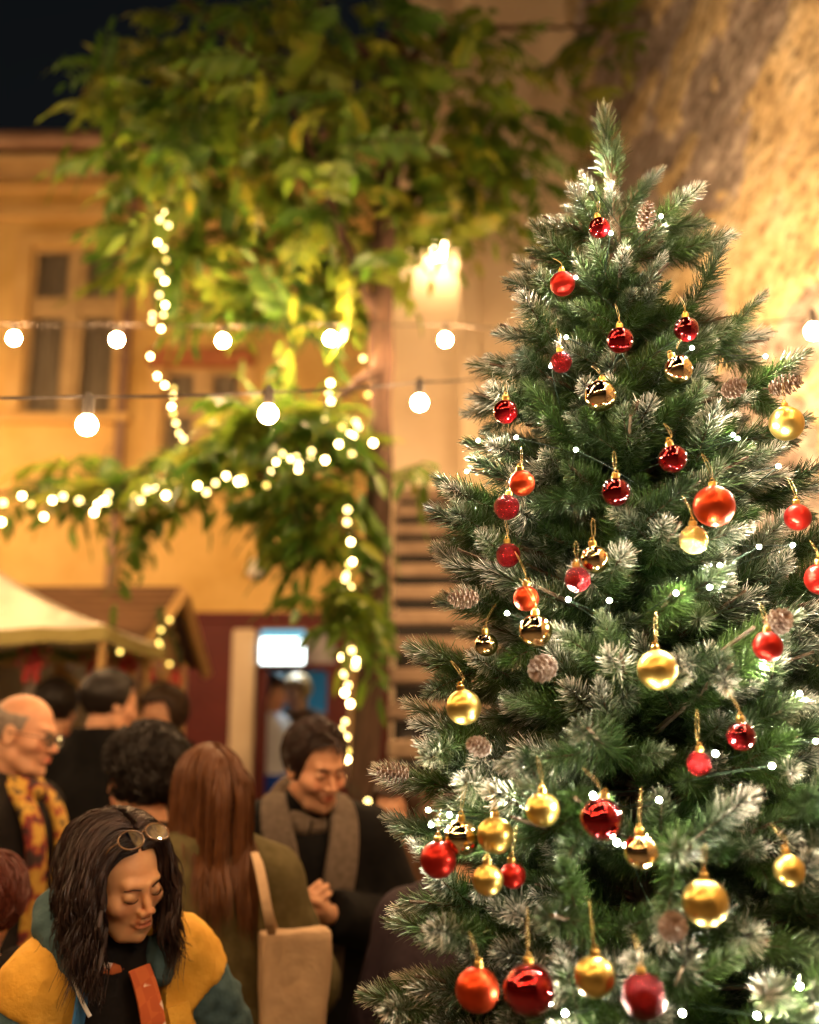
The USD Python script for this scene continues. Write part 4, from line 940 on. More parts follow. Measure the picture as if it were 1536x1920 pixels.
for px_, py_, dpx_, mt, lab, cov in BB:
    p = cone_surface(px_, py_, (0.99, .94, .84)[cov])
    r = dpx_ / 2 / FPX * PX(p)[0, 2]
    b = thing("bauble", lab, "bauble", p)
    tilt = rotm(RNG.normal(0, 9), (RNG.normal(), RNG.normal(), 0.01)); 
    def tl(m):
        m = m.copy(); m.apply_translation(-p); m.apply_transform(tilt); m.apply_translation(p); return m
    obj("ball", tl(ball(p, r, 4)), MATS[mt], b, smooth=True)
    cr = max(.0055, r * .2)
    z_ = p[2] + r * .97
    n_ = 16
    prof = [(0, .55 * cr * 2.2), (cr * .82, .55 * cr * 2.2), (cr, .45 * cr * 2.2), (cr, -.2 * cr), (cr * 1.25, -.32 * cr), (0, -.32 * cr)]
    cp_ = obj("cap", tl(lathe(prof, n_, (p[0], p[1], z_))), MATS["gold_cap"], b)
    th = np.linspace(0, 2 * np.pi, 13)
    obj("ring", tl(tube(np.stack([p[0] + cr * .5 * np.cos(th), p[1] + 0 * th, z_ + cr * 1.5 + cr * .5 * np.sin(th)], 1), .0007, 5, cap=False)), MATS["gold_cap"], cp_)
    # a loop of thread up to the twig above
    hgt = RNG.uniform(.022, .045); sp_ = RNG.uniform(.0006, .0028); bk = np.array([RNG.normal(0, .010), .03, 0])
    c0 = p + (0, 0, r * .97 + cr * 2.0)
    t2 = spline([c0, c0 + np.array([-sp_, 0, hgt * .45]) + bk * .3, c0 + np.array([0, 0, hgt]) + bk, c0 + np.array([sp_, 0, hgt * .45]) + bk * .3, c0], 22)
    obj("thread", tube(t2, .00032, 4, cap=False), MATS["gold_thread"], b)

def pine_cone(c, d, L, frost, rng):
    R_ = L * .34
    a, b, t = basis(d)
    V, F, FR_ = [], [], []
    n = 62
    for k in range(n):
        s = (k + .5) / n
        ph = k * 2.39996
        rad = R_ * math.sin(math.pi * (0.12 + .82 * s)) ** .75
        ax = c - t * L * .5 + t * L * s
        e = math.cos(ph) * a + math.sin(ph) * b
        sd = np.cross(t, e)
        opn = 1.0 - .45 * s
        w = L * .105 * (1 - .3 * s)
        r0 = ax + e * rad * .25
        r1 = ax + e * rad * (.8 + .2 * opn) + t * L * (.03 + .05 * s)
        tipq = r1 + e * rad * .16 + t * L * .035
        th_ = t * L * .028
        o = len(V)
        V += [r0 - sd * w * .4, r0 + sd * w * .4, r1 - sd * w + th_ * 0, r1 + sd * w, r1 - sd * w * .9 - th_, r1 + sd * w * .9 - th_, tipq, tipq - th_ * 1.2, r1 + th_ * .6]
        F += [[o, o + 1, o + 8], [o + 1, o + 3, o + 8], [o, o + 8, o + 2], [o + 2, o + 8, o + 6], [o + 8, o + 3, o + 6], [o, o + 4, o + 5], [o, o + 5, o + 1], [o + 4, o + 7, o + 5], [o + 2, o + 6, o + 7], [o + 2, o + 7, o + 4], [o + 3, o + 5, o + 7], [o + 3, o + 7, o + 6], [o, o + 2, o + 4], [o + 1, o + 5, o + 3]]
        f = frost * rng.uniform(.6, 1.2)
        FR_ += [0, 0, f * .8, f * .8, f * .3, f * .3, f * 1.2, f, f * .5]
    return tm(V, F), np.array(FR_), tube([c - t * L * .5, c + t * L * .42], [R_ * .45, R_ * .2], 8)
for k, (px_, py_, dpx_, d_, lab, fr_) in enumerate(CONES):
    p = cone_surface(px_, py_, .985)
    L = dpx_ / FPX * PX(p)[0, 2] * 1.1
    cn = thing("pine_cone", lab, "pine cone", p)
    m, fr, core = pine_cone(p, np.array(d_, float), L, fr_, np.random.default_rng(k))
    obj("scales", m, MATS["cone_frost"], cn, attr={"frost": fr}, smooth=False)
    obj("core", core, MATS["cone_scale"], cn)
    dn = np.array(d_, float); dn /= np.linalg.norm(dn)
    obj("stalk", tube([p - dn * L * .5, p - dn * L * .5 + np.array([0, .03, .012])], .0015, 5), MATS["twig"], cn)

lt = thing("tree_lights", "string of cool white LED lights wound through the decorated tree", "string lights", (TX, TY, 1.0))
pts = [cone_surface(a, b, .82 if (a, b) in DEEP else .95) for a, b in LED]
for p in pts:
    l_ = obj("led", ball(p, .0027, 2), MATS["led_white"], lt)
    obj("led_base", tube([p + (0, .012, .003), p + (0, .003, 0)], .003, 6), MATS["wire_green"], l_)
od = sorted(range(len(pts)), key=lambda i: -pts[i][2] + .02 * ((pts[i][0] - TX) * (-1) ** int(pts[i][2] * 8)))
WP = []
for a_, b_ in zip(od[:-1], od[1:]):
    A_, B_ = pts[a_], pts[b_]
    k = np.linspace(0, 1, 14)[:, None]
    q = A_ * (1 - k) + B_ * k
    q += (np.array([TX, TY, 0]) - np.c_[q[:, :2], np.zeros(len(q))]) * (.42 * np.sin(np.pi * k)) + np.array([0, .012, -.02]) * np.sin(np.pi * k)
    WP.append(tube(q, .0009, 5))
obj("wire", join(WP), MATS["wire_green"], lt)
# ================================================================== people
def sd_cap(p, a, b, ra, rb):
    a, b = np.asarray(a, float), np.asarray(b, float)
    ba = b - a
    h = np.clip((p - a) @ ba / max(ba @ ba, 1e-9), 0, 1)
    return np.linalg.norm(p - a - h[:, None] * ba, axis=1) - (ra + (rb - ra) * h)
def sd_ell(p, c, r, R=None):
    q = p - np.asarray(c, float)
    if R is not None: q = q @ R
    r = np.asarray(r, float)
    k0 = np.linalg.norm(q / r, axis=1); k1 = np.linalg.norm(q / (r * r), axis=1)
    return k0 * (k0 - 1) / np.maximum(k1, 1e-9)
def sd_chain(p, pts, rad, k=.01):
    d = None
    for i in range(len(pts) - 1):
        e = sd_cap(p, pts[i], pts[i + 1], rad[i], rad[i + 1])
        d = e if d is None else smin(d, e, k)
    return d
def smin(a, b, k):
    h = np.clip(.5 + .5 * (b - a) / k, 0, 1)
    return b + (a - b) * h - k * h * (1 - h)
def smax(a, b, k):
    return -smin(-a, -b, k)
def surface(fn, lo, hi, h):
    """Surface nets of fn's zero level on a grid of spacing h."""
    lo, hi = np.asarray(lo, float), np.asarray(hi, float)
    n = np.ceil((hi - lo) / h).astype(int) + 1
    ax = [lo[k] + h * np.arange(n[k]) for k in range(3)]
    G = np.stack(np.meshgrid(*ax, indexing="ij"), -1)
    f = fn(G.reshape(-1, 3)).reshape(n)
    f[0] = f[-1] = 1; f[:, 0] = f[:, -1] = 1; f[:, :, 0] = f[:, :, -1] = 1
    s = f < 0
    c = n - 1
    acc, cnt = np.zeros((*c, 3)), np.zeros(c)
    cor = list(np.ndindex(2, 2, 2))
    sl = lambda o: tuple(slice(o[k], o[k] + c[k]) for k in range(3))
    for a in cor:
        for k in range(3):
            if a[k] == 0:
                b = list(a); b[k] = 1
                fa, fb = f[sl(a)], f[sl(b)]
                cr = (fa < 0) != (fb < 0)
                t = np.where(cr, fa / np.where(cr, fa - fb, 1), 0)
                for m in range(3):
                    acc[..., m] += np.where(cr, a[m] + (t if m == k else 0), 0)
                cnt += cr
    on = cnt > 0
    idx = -np.ones(c, int); idx[on] = np.arange(on.sum())
    V = lo + h * (np.argwhere(on) + acc[on] / cnt[on][:, None])
    F = []
    for k in range(3):
        i, j = (k + 1) % 3, (k + 2) % 3
        sh = [slice(1, c[m]) for m in range(3)]; sh[k] = slice(0, c[k])
        s0 = s[tuple(slice(q.start, q.stop) for q in sh)]
        sh2 = list(sh); sh2[k] = slice(1, c[k] + 1)
        s1 = s[tuple(sh2)]
        at = np.argwhere(s0 != s1)
        if not len(at): continue
        flip = s0[s0 != s1]
        base = at + np.array([sh[m].start for m in range(3)])
        def ix(di, dj):
            q = base.copy(); q[:, i] += di; q[:, j] += dj
            return idx[q[:, 0], q[:, 1], q[:, 2]]
        Q = np.stack([ix(-1, -1), ix(0, -1), ix(0, 0), ix(-1, 0)], 1)
        Q[~flip] = Q[~flip][:, ::-1]
        F.append(Q)
    Q = np.vstack(F)
    return tm(V, np.vstack([Q[:, [0, 1, 2]], Q[:, [0, 2, 3]]]))
def vnormals(m):
    n = np.zeros_like(m.vertices); t = np.cross(m.vertices[m.faces[:, 1]] - m.vertices[m.faces[:, 0]], m.vertices[m.faces[:, 2]] - m.vertices[m.faces[:, 0]])
    for k in range(3): np.add.at(n, m.faces[:, k], t)
    return n / (np.linalg.norm(n, axis=1, keepdims=True) + 1e-12)
def wrinkle(m, amp, scale, seed=0, stretch=(1, 1, 1)):
    v = np.array(m.vertices)
    return tm(v + vnormals(m) * ((meshkit.fbm(v * scale * np.array(stretch) + 7.3 * seed, 4, seed) - .5) * 2 * amp)[:, None], m.faces)

# ---- a head, in its own frame: +y is where the face looks, z up, origin between the ears
def head_sdf(p, fem=0.0, smile=0.0):
    q = p.copy(); q[:, 0] = np.abs(q[:, 0])
    d = sd_ell(q, (0, -.014, .036), (.0745, .094, .083))
    d = smin(d, sd_ell(q, (0, .028, -.030), (.058 - .003 * fem, .058, .086)), .03)
    jw = .050 - .006 * fem
    d = smin(d, sd_chain(q, [(jw, -.004, -.060), (.034 - .007 * fem, .048, -.094), (0, .070, -.100)], [.018, .016, .019 - .004 * fem]), .024)
    d = smin(d, sd_cap(q, (.034, .074, .024), (0, .083, .020), .010, .010), .016)
    d = smin(d, sd_ell(q, (.046, .050, -.024), (.022, .026, .020)), .022)
    d = smax(d, -sd_ell(q, (.031, .098, .001), (.021, .020, .0135)), .019)
    d = smin(d, sd_ell(q, (.031, .0735, .001), (.0155, .0135, .0125)), .004)
    nose = sd_chain(q, [(0, .084, .010), (0, .096, -.014), (0, .1075 - .003 * fem, -.031 + .002 * fem)], [.0075, .0082 - .001 * fem, .0105 - .002 * fem], .006)
    nose = smin(nose, sd_ell(q, (.0115, .0965, -.035), (.0085, .0105, .0075)), .008)
    d = smin(d, nose, .010)
    w = .021 + .006 * smile; zc = .004 * smile
    d = smin(d, sd_chain(q, [(0, .0925, -.0565), (.010, .0905, -.0560), (w, .0785, -.0605 + zc)], [.0052, .0052, .0028]), .005)
    d = smin(d, sd_chain(q, [(0, .0905, -.0685), (.011, .0875, -.0680), (w - .001, .0780, -.0625 + zc)], [.0060, .0052, .003]), .006)
    d = smax(d, -sd_chain(q, [(0, .100, -.0622), (w, .084, -.0617 + zc)], [.0028, .0018]), .004)
    if smile:
        d = smin(d, sd_ell(q, (.040, .062, -.036), (.018, .020, .016)), .015)
    ear = sd_ell(q, (.0765, -.008, -.006), (.010, .021, .032))
    ear = smax(ear, -sd_ell(q, (.087, -.003, -.004), (.008, .012, .020)), .006)
    d = smin(d, ear, .010)
    nk = sd_cap(q, (0, -.024, -.06), (0, -.050, -.19), .051 - .007 * fem, .056 - .007 * fem)
    return smin(d, nk, .03)
HEADS = {}
def head_mesh(fem, smile, h, beard=0.0):
    key = (fem, smile, h, beard)
    if key not in HEADS:
        m = surface(lambda p: head_sdf(p, fem, smile), (-.105, -.14, -.20), (.105, .135, .135), h)
        v = m.vertices
        t = np.ones((len(v), 3))
        lip = np.clip(1.6 - np.maximum(np.abs(v[:, 0]) / .016, np.abs(v[:, 2] + .062) / .0075), 0, 1) * (v[:, 1] > .076)
        t *= 1 - lip[:, None] * np.array([.12, .50, .42])
        blush = np.exp(-(((np.abs(v[:, 0]) - .043) / .018) ** 2 + ((v[:, 2] + .028) / .02) ** 2)) * (v[:, 1] > .02)
        nose = np.exp(-((v[:, 0] / .015) ** 2 + ((v[:, 2] + .03) / .014) ** 2)) * (v[:, 1] > .09)
        t *= 1 - np.maximum(blush, nose)[:, None] * np.array([0, .16, .14])
        if beard:
            b_ = np.clip((v[:, 1] - .005) / .03, 0, 1) * np.clip((-.040 - v[:, 2] + .25 * np.abs(v[:, 0])) / .012, 0, 1) * (1 - lip) * np.clip((v[:, 2] + .125) / .02, 0, 1)
            t *= 1 - beard * b_[:, None] * np.array([.55, .50, .42])
        t *= 1 + (meshkit.fbm(v * 38, 4, 2)[:, None] - .5) * np.array([.22, .42, .5])
        HEADS[key] = (m, t)
    return HEADS[key]
pbr("skin", (0.50, 0.25, 0.14), 0.5, (0.55, 0.29, 0.17), scale=35, sss=0.12, attr="tint", bump=0.12, bscale=260, bdist=0.001)
pbr("skin_olive", (0.54, 0.25, 0.105), 0.5, (0.58, 0.285, 0.13), scale=35, sss=0.12, attr="tint", bump=0.12, bscale=260, bdist=0.001)
pbr("eye_white", (0.72, 0.68, 0.62), 0.2)
pbr("eye_dark", (0.025, 0.015, 0.01), 0.15)
def hair_mat(name, c0, c1):
    MATS[name] = usdkit.material(stage, f"/World/Looks/{name}", {
        "g": ("geometry", {}), "o": ("noise_texture", {"scale": 45.0, "detail": 4}), "s": ("math", {"math_type": "multiply_add", "value2": .5}), "h": ("math", {"math_type": "multiply", "value2": .5}),
        "r": ("rgb_ramp", {"ramp": [(.2, c0), (.8, c1)]}), "b": ("bump", {"strength": .4, "distance": .004}),
        "p": ("principled_bsdf", {"roughness": .5, "specular_ior_level": .3, "anisotropic": .5})},
        [("g.random_per_island", "h.value1"), ("g.position", "o.vector"), ("o.fac", "s.value1"), ("h.value", "s.value3"), ("s.value", "r.fac"), ("r.color", "p.base_color"), ("o.fac", "b.height"), ("b.normal", "p.normal")], surface="p.BSDF")
hair_mat("hair_dark", (0.020, 0.010, 0.008), (0.092, 0.042, 0.032))
hair_mat("hair_black", (0.008, 0.005, 0.004), (0.022, 0.013, 0.009))
hair_mat("hair_auburn", (0.085, 0.030, 0.010), (0.20, 0.085, 0.03))
hair_mat("hair_brown", (0.030, 0.015, 0.009), (0.07, 0.038, 0.022))
hair_mat("hair_red", (0.075, 0.016, 0.010), (0.14, 0.035, 0.02))
hair_mat("hair_blond", (0.30, 0.17, 0.06), (0.45, 0.28, 0.12))
hair_mat("hair_grey", (0.20, 0.16, 0.13), (0.32, 0.27, 0.23))
def cloth(name, c, c2=None, sc=30, rough=.9, **k):
    return pbr(name, c, rough, c2 or tuple(x * 1.35 for x in c), scale=sc, bump=.55, bscale=26, bdist=.010, spec=.15, **k)
cloth("black_wool", (0.0035, 0.0035, 0.004), (0.006, 0.0055, 0.0055))
cloth("olive_wool", (0.075, 0.060, 0.024), (0.10, 0.082, 0.036))
cloth("dark_knit", (0.009, 0.007, 0.0065))
cloth("mustard", (0.56, 0.29, 0.035), (0.66, 0.37, 0.06), 12, .75)
cloth("teal_cloth", (0.045, 0.085, 0.10), (0.065, 0.115, 0.13))
cloth("blue_lining", (0.04, 0.14, 0.30), (0.05, 0.17, 0.36))
cloth("plum_quilt", (0.024, 0.016, 0.024), (0.034, 0.023, 0.032), 12, .7)
cloth("grey_scarf", (0.085, 0.065, 0.050), (0.125, 0.098, 0.078), 60)
cloth("beige_canvas", (0.42, 0.29, 0.18), (0.48, 0.34, 0.215), 16)
cloth("dark_trouser", (0.014, 0.014, 0.018))
cloth("red_coat", (0.22, 0.012, 0.014))
cloth("white_shirt", (0.66, 0.68, 0.74), (0.72, 0.74, 0.8))
cloth("blue_apron", (0.012, 0.055, 0.36), (0.018, 0.07, 0.44))
cloth("brown_coat", (0.07, 0.035, 0.018))
pbr("shoe", (0.02, 0.015, 0.012), 0.4)
pbr("lens", (0.9, 0.92, 0.95), 0.03)
MATS["lens"] = MATS["pane"]
pbr("tortoise", (0.07, 0.035, 0.018), 0.25, (0.16, 0.08, 0.03), scale=80)
pbr("white_cord", (0.75, 0.72, 0.68), 0.5)
pbr("snap_metal", (0.5, 0.45, 0.38), 0.3, metal=1.0)
glow("green_band", (0.03, 0.75, 0.25), 0.55)
MATS["gold_scarf"] = usdkit.material(stage, "/World/Looks/gold_scarf", {
    "g": ("geometry", {}), "v": ("voronoi_texture", {"scale": 34.0}), "n": ("noise_texture", {"scale": 18.0, "detail": 4}),
    "r": ("rgb_ramp", {"interpolate": True, "ramp": [(.36, (0.02, 0.008, 0.008)), (.44, (0.20, 0.012, 0.010)), (.50, (0.36, 0.20, 0.025)), (.57, (0.45, 0.27, 0.04)), (.64, (0.02, 0.01, 0.008))]}), "p": ("principled_bsdf", {"roughness": .85})},
    [("g.position", "n.vector"), ("n.fac", "r.fac"), ("r.color", "p.base_color")], surface="p.BSDF")
MATS["print_scarf"] = usdkit.material(stage, "/World/Looks/print_scarf", {
    "g": ("geometry", {}), "mp": ("mapping", {"scale": (46, 46, 30), "rotation": (0.0, 0.5, 0.8)}), "v": ("checker_texture", {"scale": 1.0, "color1": (0.40, 0.075, 0.015), "color2": (0.46, 0.10, 0.02)}),
    "w": ("voronoi_texture", {"scale": 27.0, "metric": "manhattan", "randomness": .25}), "c": ("map_range", {"from_min": .34, "from_max": .42, "to_min": 1.0, "to_max": 0.0, "clamp": True}),
    "m": ("mix", {"color2": (0.68, 0.52, 0.40)}), "p": ("principled_bsdf", {"roughness": .85})},
    [("g.position", "mp.vector"), ("mp.vector", "v.vector"), ("g.position", "w.vector"), ("w.distance", "c.value"), ("c.result", "m.fac"), ("v.color", "m.color1"), ("m.color", "p.base_color")], surface="p.BSDF")

def rx(d): return rotm(d, (1, 0, 0))[:3, :3]
def ry(d): return rotm(d, (0, 1, 0))[:3, :3]
def rz(d): return rotm(d, (0, 0, 1))[:3, :3]

def hand_mesh(side, curl, thumb, h=.004, spread=1.0):
    """A hand: wrist at the origin, fingers along +y, palm facing -z, thumb on the side*(-x) edge."""
    def fn(p):
        p = p * np.array([side, 1, 1])
        d = sd_chain(p, [(0, -.03, 0), (0, .01, 0)], [.026, .028])
        d = smin(d, sd_chain(p, [(-.022, .030, 0), (-.024, .082, 0)], [.015, .0125]), .016)
        d = smin(d, sd_chain(p, [(0, .030, 0.001), (-.003, .086, 0.002)], [.016, .0125]), .016)
        d = smin(d, sd_chain(p, [(.020, .030, 0), (.020, .080, 0)], [.014, .011]), .016)
        for x, y, l, r in ((-.028, .084, .066, .0088), (-.009, .089, .074, .009), (.010, .086, .068, .0086), (.027, .077, .054, .0076)):
            a, q = 0.0, np.array([x, y, 0.0]); pts = [q]
            for f in (.46, .30, .24):
                a += math.radians(curl) * (1.0 if f > .3 else .85)
                q = q + l * f * np.array([x * .12 * spread, math.cos(a), -math.sin(a)]); pts.append(q)
            d = smin(d, sd_chain(p, pts, [r * 1.05, r, r * .92, r * .8], .003), .005)
        t = np.array([-.022, .022, -.006]); td = np.array(thumb, float); td /= np.linalg.norm(td)
        t1 = t + td * .042; t2 = t1 + (td * .8 + np.array([.15, .5, 0])) * .030
        d = smin(d, sd_chain(p, [t, t1, t2, t2 + (t2 - t1) * .8], [.0145, .011, .0100, .0085], .004), .010)
        return d
    return surface(fn, (-.11, -.06, -.11), (.11, .20, .08), h)

class Body:
    """Joints of one person in local metres (+y is where the chest faces), then turned, scaled and set down."""
    def __init__(s, head_at, facing, lean=0, yaw=0, pitch=0, roll=0, arms=None, fem=0, wide=1.0, side_lean=0):
        s.fem, s.wide = fem, wide
        Rl = ry(side_lean) @ rx(-lean)
        s.hip = np.array([0, 0, .92])
        up = lambda p: s.hip + Rl @ (np.asarray(p, float) - s.hip)
        s.up, s.Rl = up, Rl
        s.Rh = rz(-yaw) @ rx(-pitch) @ ry(roll)
        s.nb = up((0, -.015, 1.45))
        s.hc = s.nb + Rl @ np.array([0, .012, .045]) + s.Rh @ np.array([0, .022, .115])
        sw = (.185 - .022 * fem) * wide
        s.sh = [up((k * sw, -.01, 1.385)) for k in (1, -1)]
        dflt = [((k * (sw + .06), -.02, 1.11), (k * (sw + .05), .06, .87)) for k in (1, -1)]
        arms = arms or [None, None]
        s.el = [np.asarray(a[0], float) if a else up(d[0]) for a, d in zip(arms, dflt)]
        s.wr = [np.asarray(a[1], float) if a else up(d[1]) for a, d in zip(arms, dflt)]
        f = np.array(facing, float); f /= np.linalg.norm(f)
        Rw = np.array([[f[1], f[0], 0], [-f[0], f[1], 0], [0, 0, 1]])
        s.k = head_at[2] / s.hc[2]
        s.M = np.eye(4); s.M[:3, :3] = Rw * s.k
        s.M[:3, 3] = np.array(head_at) - s.M[:3, :3] @ s.hc
        s.M[2, 3] = 0
    def W(s, m):
        m = m.copy(); m.apply_transform(s.M); return m
    def w(s, p):
        return np.asarray(p) @ s.M[:3, :3].T + s.M[:3, 3]
    def hd(s, p):
        """Head frame -> local."""
        return np.asarray(p) @ s.Rh.T + s.hc
    def torso(s, p, g, hem=None):
        """Clothes around the trunk: g is how far they stand off the skin."""
        q = (p - s.hip) @ s.Rl + s.hip
        w = s.wide
        fem = s.fem
        d = sd_ell(q, (0, .0, 1.24), ((.165 - .015 * fem) * w + g, .108 + g, .21 + g))
        d = smin(d, sd_ell(q, (0, -.005, 1.02), ((.148 - .01 * fem) * w + g, .10 + g, .20)), .08)
        d = smin(d, sd_ell(q, (0, -.01, .89), ((.165 + .008 * fem) * w + g, .118 + g, .16 + g)), .08)
        if fem: d = smin(d, sd_ell(np.c_[np.abs(q[:, 0]), q[:, 1:]], (.075, .085, 1.24), (.06 + g * .5, .055 + g * .5, .06)), .06)
        sw = (.185 - .022 * fem) * w
        x = np.c_[np.abs(q[:, 0]), q[:, 1:]]
        d = smin(d, sd_chain(x, [(0, -.025, 1.455), (.09, -.02, 1.425), (sw - .01, -.01, 1.385)], [.050 + g * .6, .052 + g * .7, .052 + g]), .05)
        if hem is not None:
            e = sd_cap(q * np.array([1, 1.25, 1]), (0, 0, .95), (0, 0, hem - .3), .165 * w + g, .20 * w + g + .02)
            d = smin(d, e, .06)
            d = smax(d, hem - q[:, 2], .012)
        return d
    def arm(s, p, i, g):
        return sd_chain(p, [s.sh[i], s.el[i], s.wr[i]], [.056 + g, .047 + g, .034 + g], .03)
    def box(s, lo=.0, hi=1.75, pad=.12):
        pts = np.array(s.sh + s.el + s.wr + [s.hip, s.nb])
        a, b = pts.min(0) - pad - .08, pts.max(0) + pad + .08
        a[0] = min(a[0], -.34); b[0] = max(b[0], .34); a[1] = min(a[1], -.26); b[1] = max(b[1], .26)
        a[2], b[2] = lo, hi
        return a, b

def person(label, bd, skin="skin", smile=0, fine=.005, coarse=.016, coat="black_wool", hem=.62, g=.035, sleeves=None, trousers="dark_trouser", hands=((35, None), (35, None)), opening=0.0, vest=None, collar=.0, wr_amp=.007, hand_dirs=(None, None), group=None, closed=False, beard=0.0):
    base = bd.M[:3, 3]
    t = thing("person", label, "person", base, group)
    hm, tint = head_mesh(bd.fem, smile, fine, beard)
    hv = tm(bd.hd(hm.vertices), hm.faces)
    pieces, tints = [hv], [tint]
    # trunk and legs under the clothes
    legs = [surface(lambda p: smin(sd_chain(p, [(k * .095, -.01, .90), (k * .10, .005, .48), (k * .10, -.02, .085)], [.078, .052, .038], .03), sd_cap(p, (k * .10, -.03, .05), (k * .11, .11, .035), .036, .028), .03), (min(k * .25, 0) - .01, -.16, 0), (max(k * .25, 0) + .01, .20, 1.02), .022) for k in (1, -1)]
    pieces += legs
    lo, hi = bd.box(.75, 1.62)
    pieces.append(surface(lambda p: smin(bd.torso(p, -.006), smin(bd.arm(p, 0, -.008), bd.arm(p, 1, -.008), .02), .02), lo, hi, .022))
    for i, sd in enumerate((1, -1)):
        wr = bd.wr[i]
        d = hand_dirs[i]
        if d is None:
            fwd = wr - bd.el[i]; pn = np.array([-sd, 0, 0.0])
        else:
            fwd, pn = np.array(d[0], float), np.array(d[1], float)
        fwd = fwd / np.linalg.norm(fwd)
        z = -(pn - fwd * (pn @ fwd)); z /= np.linalg.norm(z)
        x = np.cross(fwd, z)
        hmesh = hand_mesh(sd, hands[i][0], hands[i][1] or (-.5, .8, -.35), .0045 if fine < .005 else .007)
        pieces.append(tm(hmesh.vertices @ np.stack([x, fwd, z], 0) + wr + fwd * .012, hmesh.faces))
    tints += [np.ones((len(q.vertices), 3)) for q in pieces[1:]]
    obj("body", bd.W(join(pieces)), MATS[skin], t, attr={"tint": np.vstack(tints)}, smooth=True)
    # eyes and brows
    ey, br = [], []
    for k in (1, -1):
        ey.append(tm(bd.hd(ball((k * .031, .0805, .0005), .0082, 2).vertices * np.array([1.0, 1, .48])), ball((0, 0, 0), 1, 2).faces))
        if closed:
            ey[-1] = tm(*(lambda q: (bd.hd(q.vertices), q.faces))(tube(spline([(k * .017, .0865, -.0035), (k * .025, .0895, -.0072), (k * .036, .0875, -.0075), (k * .046, .0775, -.003)], 9), [.0008, .0013, .0016, .0017, .0017, .0017, .0016, .0014, .001], 6)))
        br.append(tm(*(lambda q: (bd.hd(q.vertices), q.faces))(tube([(k * .014, .092, .0165), (k * .030, .0885, .0215), (k * .046, .074, .0175)], np.array([.0023, .0027, .0014]) * (1 - .35 * bd.fem), 6))))
    obj("eyes", bd.W(join(ey)), MATS["eye_dark"], t)
    bt = trousers
    for k in (1, -1):
        m = surface(lambda p: sd_chain(p, [(k * .095, -.01, .93), (k * .10, .005, .48), (k * .10, -.02, .09)], [.10, .075, .062], .03), (min(k * .28, 0) - .02, -.2, .05), (max(k * .28, 0) + .02, .2, 1.05), .02)
        obj("trouser_leg", bd.W(wrinkle(m, .006, 9, 5)), MATS[bt], t)
        sm = surface(lambda p: smax(sd_chain(p, [(k * .10, -.05, .045), (k * .11, .05, .05), (k * .115, .145, .035)], [.045, .046, .034], .02), -p[:, 2] + .002, .004), (min(k * .2, 0) - .01, -.13, -.02), (max(k * .2, 0) + .01, .22, .13), .012)
        obj("shoe", bd.W(sm), MATS["shoe"], t)
    # coat
    lo, hi = bd.box(max(hem - .04, .1) if hem else .8, 1.66)
    def fc(p):
        d = bd.torso(p, g, hem)
        q = (p - bd.hip) @ bd.Rl + bd.hip
        if vest is None and sleeves is None:
            for i in (0, 1):
                a = bd.arm(p, i, g * .75)
                u = (bd.wr[i] - bd.el[i]); u = u / np.linalg.norm(u)
                d = smin(d, smax(a, (p - bd.wr[i]) @ u - .0, .008), .03)
        if vest is not None:
            for i in (0, 1):
                up_ = bd.el[i] - bd.sh[i]; lu = np.linalg.norm(up_)
                d = smin(d, smax(bd.arm(p, i, g * .9), (p - bd.sh[i]) @ up_ / lu - .20 * lu, .01), .03)
        if collar:
            d = smin(d, np.abs(sd_cap(q, (0, -.02, 1.40), (0, -.028, 1.455 + collar), .085, .080)) - .012 + 1e3 * (q[:, 2] > 1.46 + collar), .02)
        d = smax(d, -sd_cap(q, (0, -.012, 1.44), (0, .0, 1.75), .064, .09), .012)
        if opening:
            d = smax(d, -smax(np.abs(q[:, 0]) - opening * np.clip((q[:, 2] - .3) / 1.1, .2, 1.0), .03 - q[:, 1], .01), .012)
        return d
    m = surface(fc, lo, hi, coarse)
    obj("coat" if vest is None else "jacket", bd.W(wrinkle(wrinkle(m, wr_amp, 8, 3, (1, 1, .7)), wr_amp * .45, 24, 13, (1, 1, .5))), MATS[vest or coat], t)
    if sleeves or vest:
        for i in (0, 1):
            def fs(p):
                a = bd.arm(p, i, g * .8)
                u = (bd.wr[i] - bd.el[i]); u = u / np.linalg.norm(u)
                up_ = bd.el[i] - bd.sh[i]; lu = np.linalg.norm(up_)
                a = smax(a, .16 * lu * (vest is not None) - .3 * (vest is None) - (p - bd.sh[i]) @ up_ / lu, .008)
                return smax(a, (p - bd.wr[i]) @ u, .008)
            q = np.array([bd.sh[i], bd.el[i], bd.wr[i]])
            m = surface(fs, q.min(0) - .14, q.max(0) + .14, coarse * .8)
            obj("sleeve", bd.W(wrinkle(m, wr_amp, 11, 9 + i, (1, 1, 1.6))), MATS[sleeves or coat], t)
    return t, br

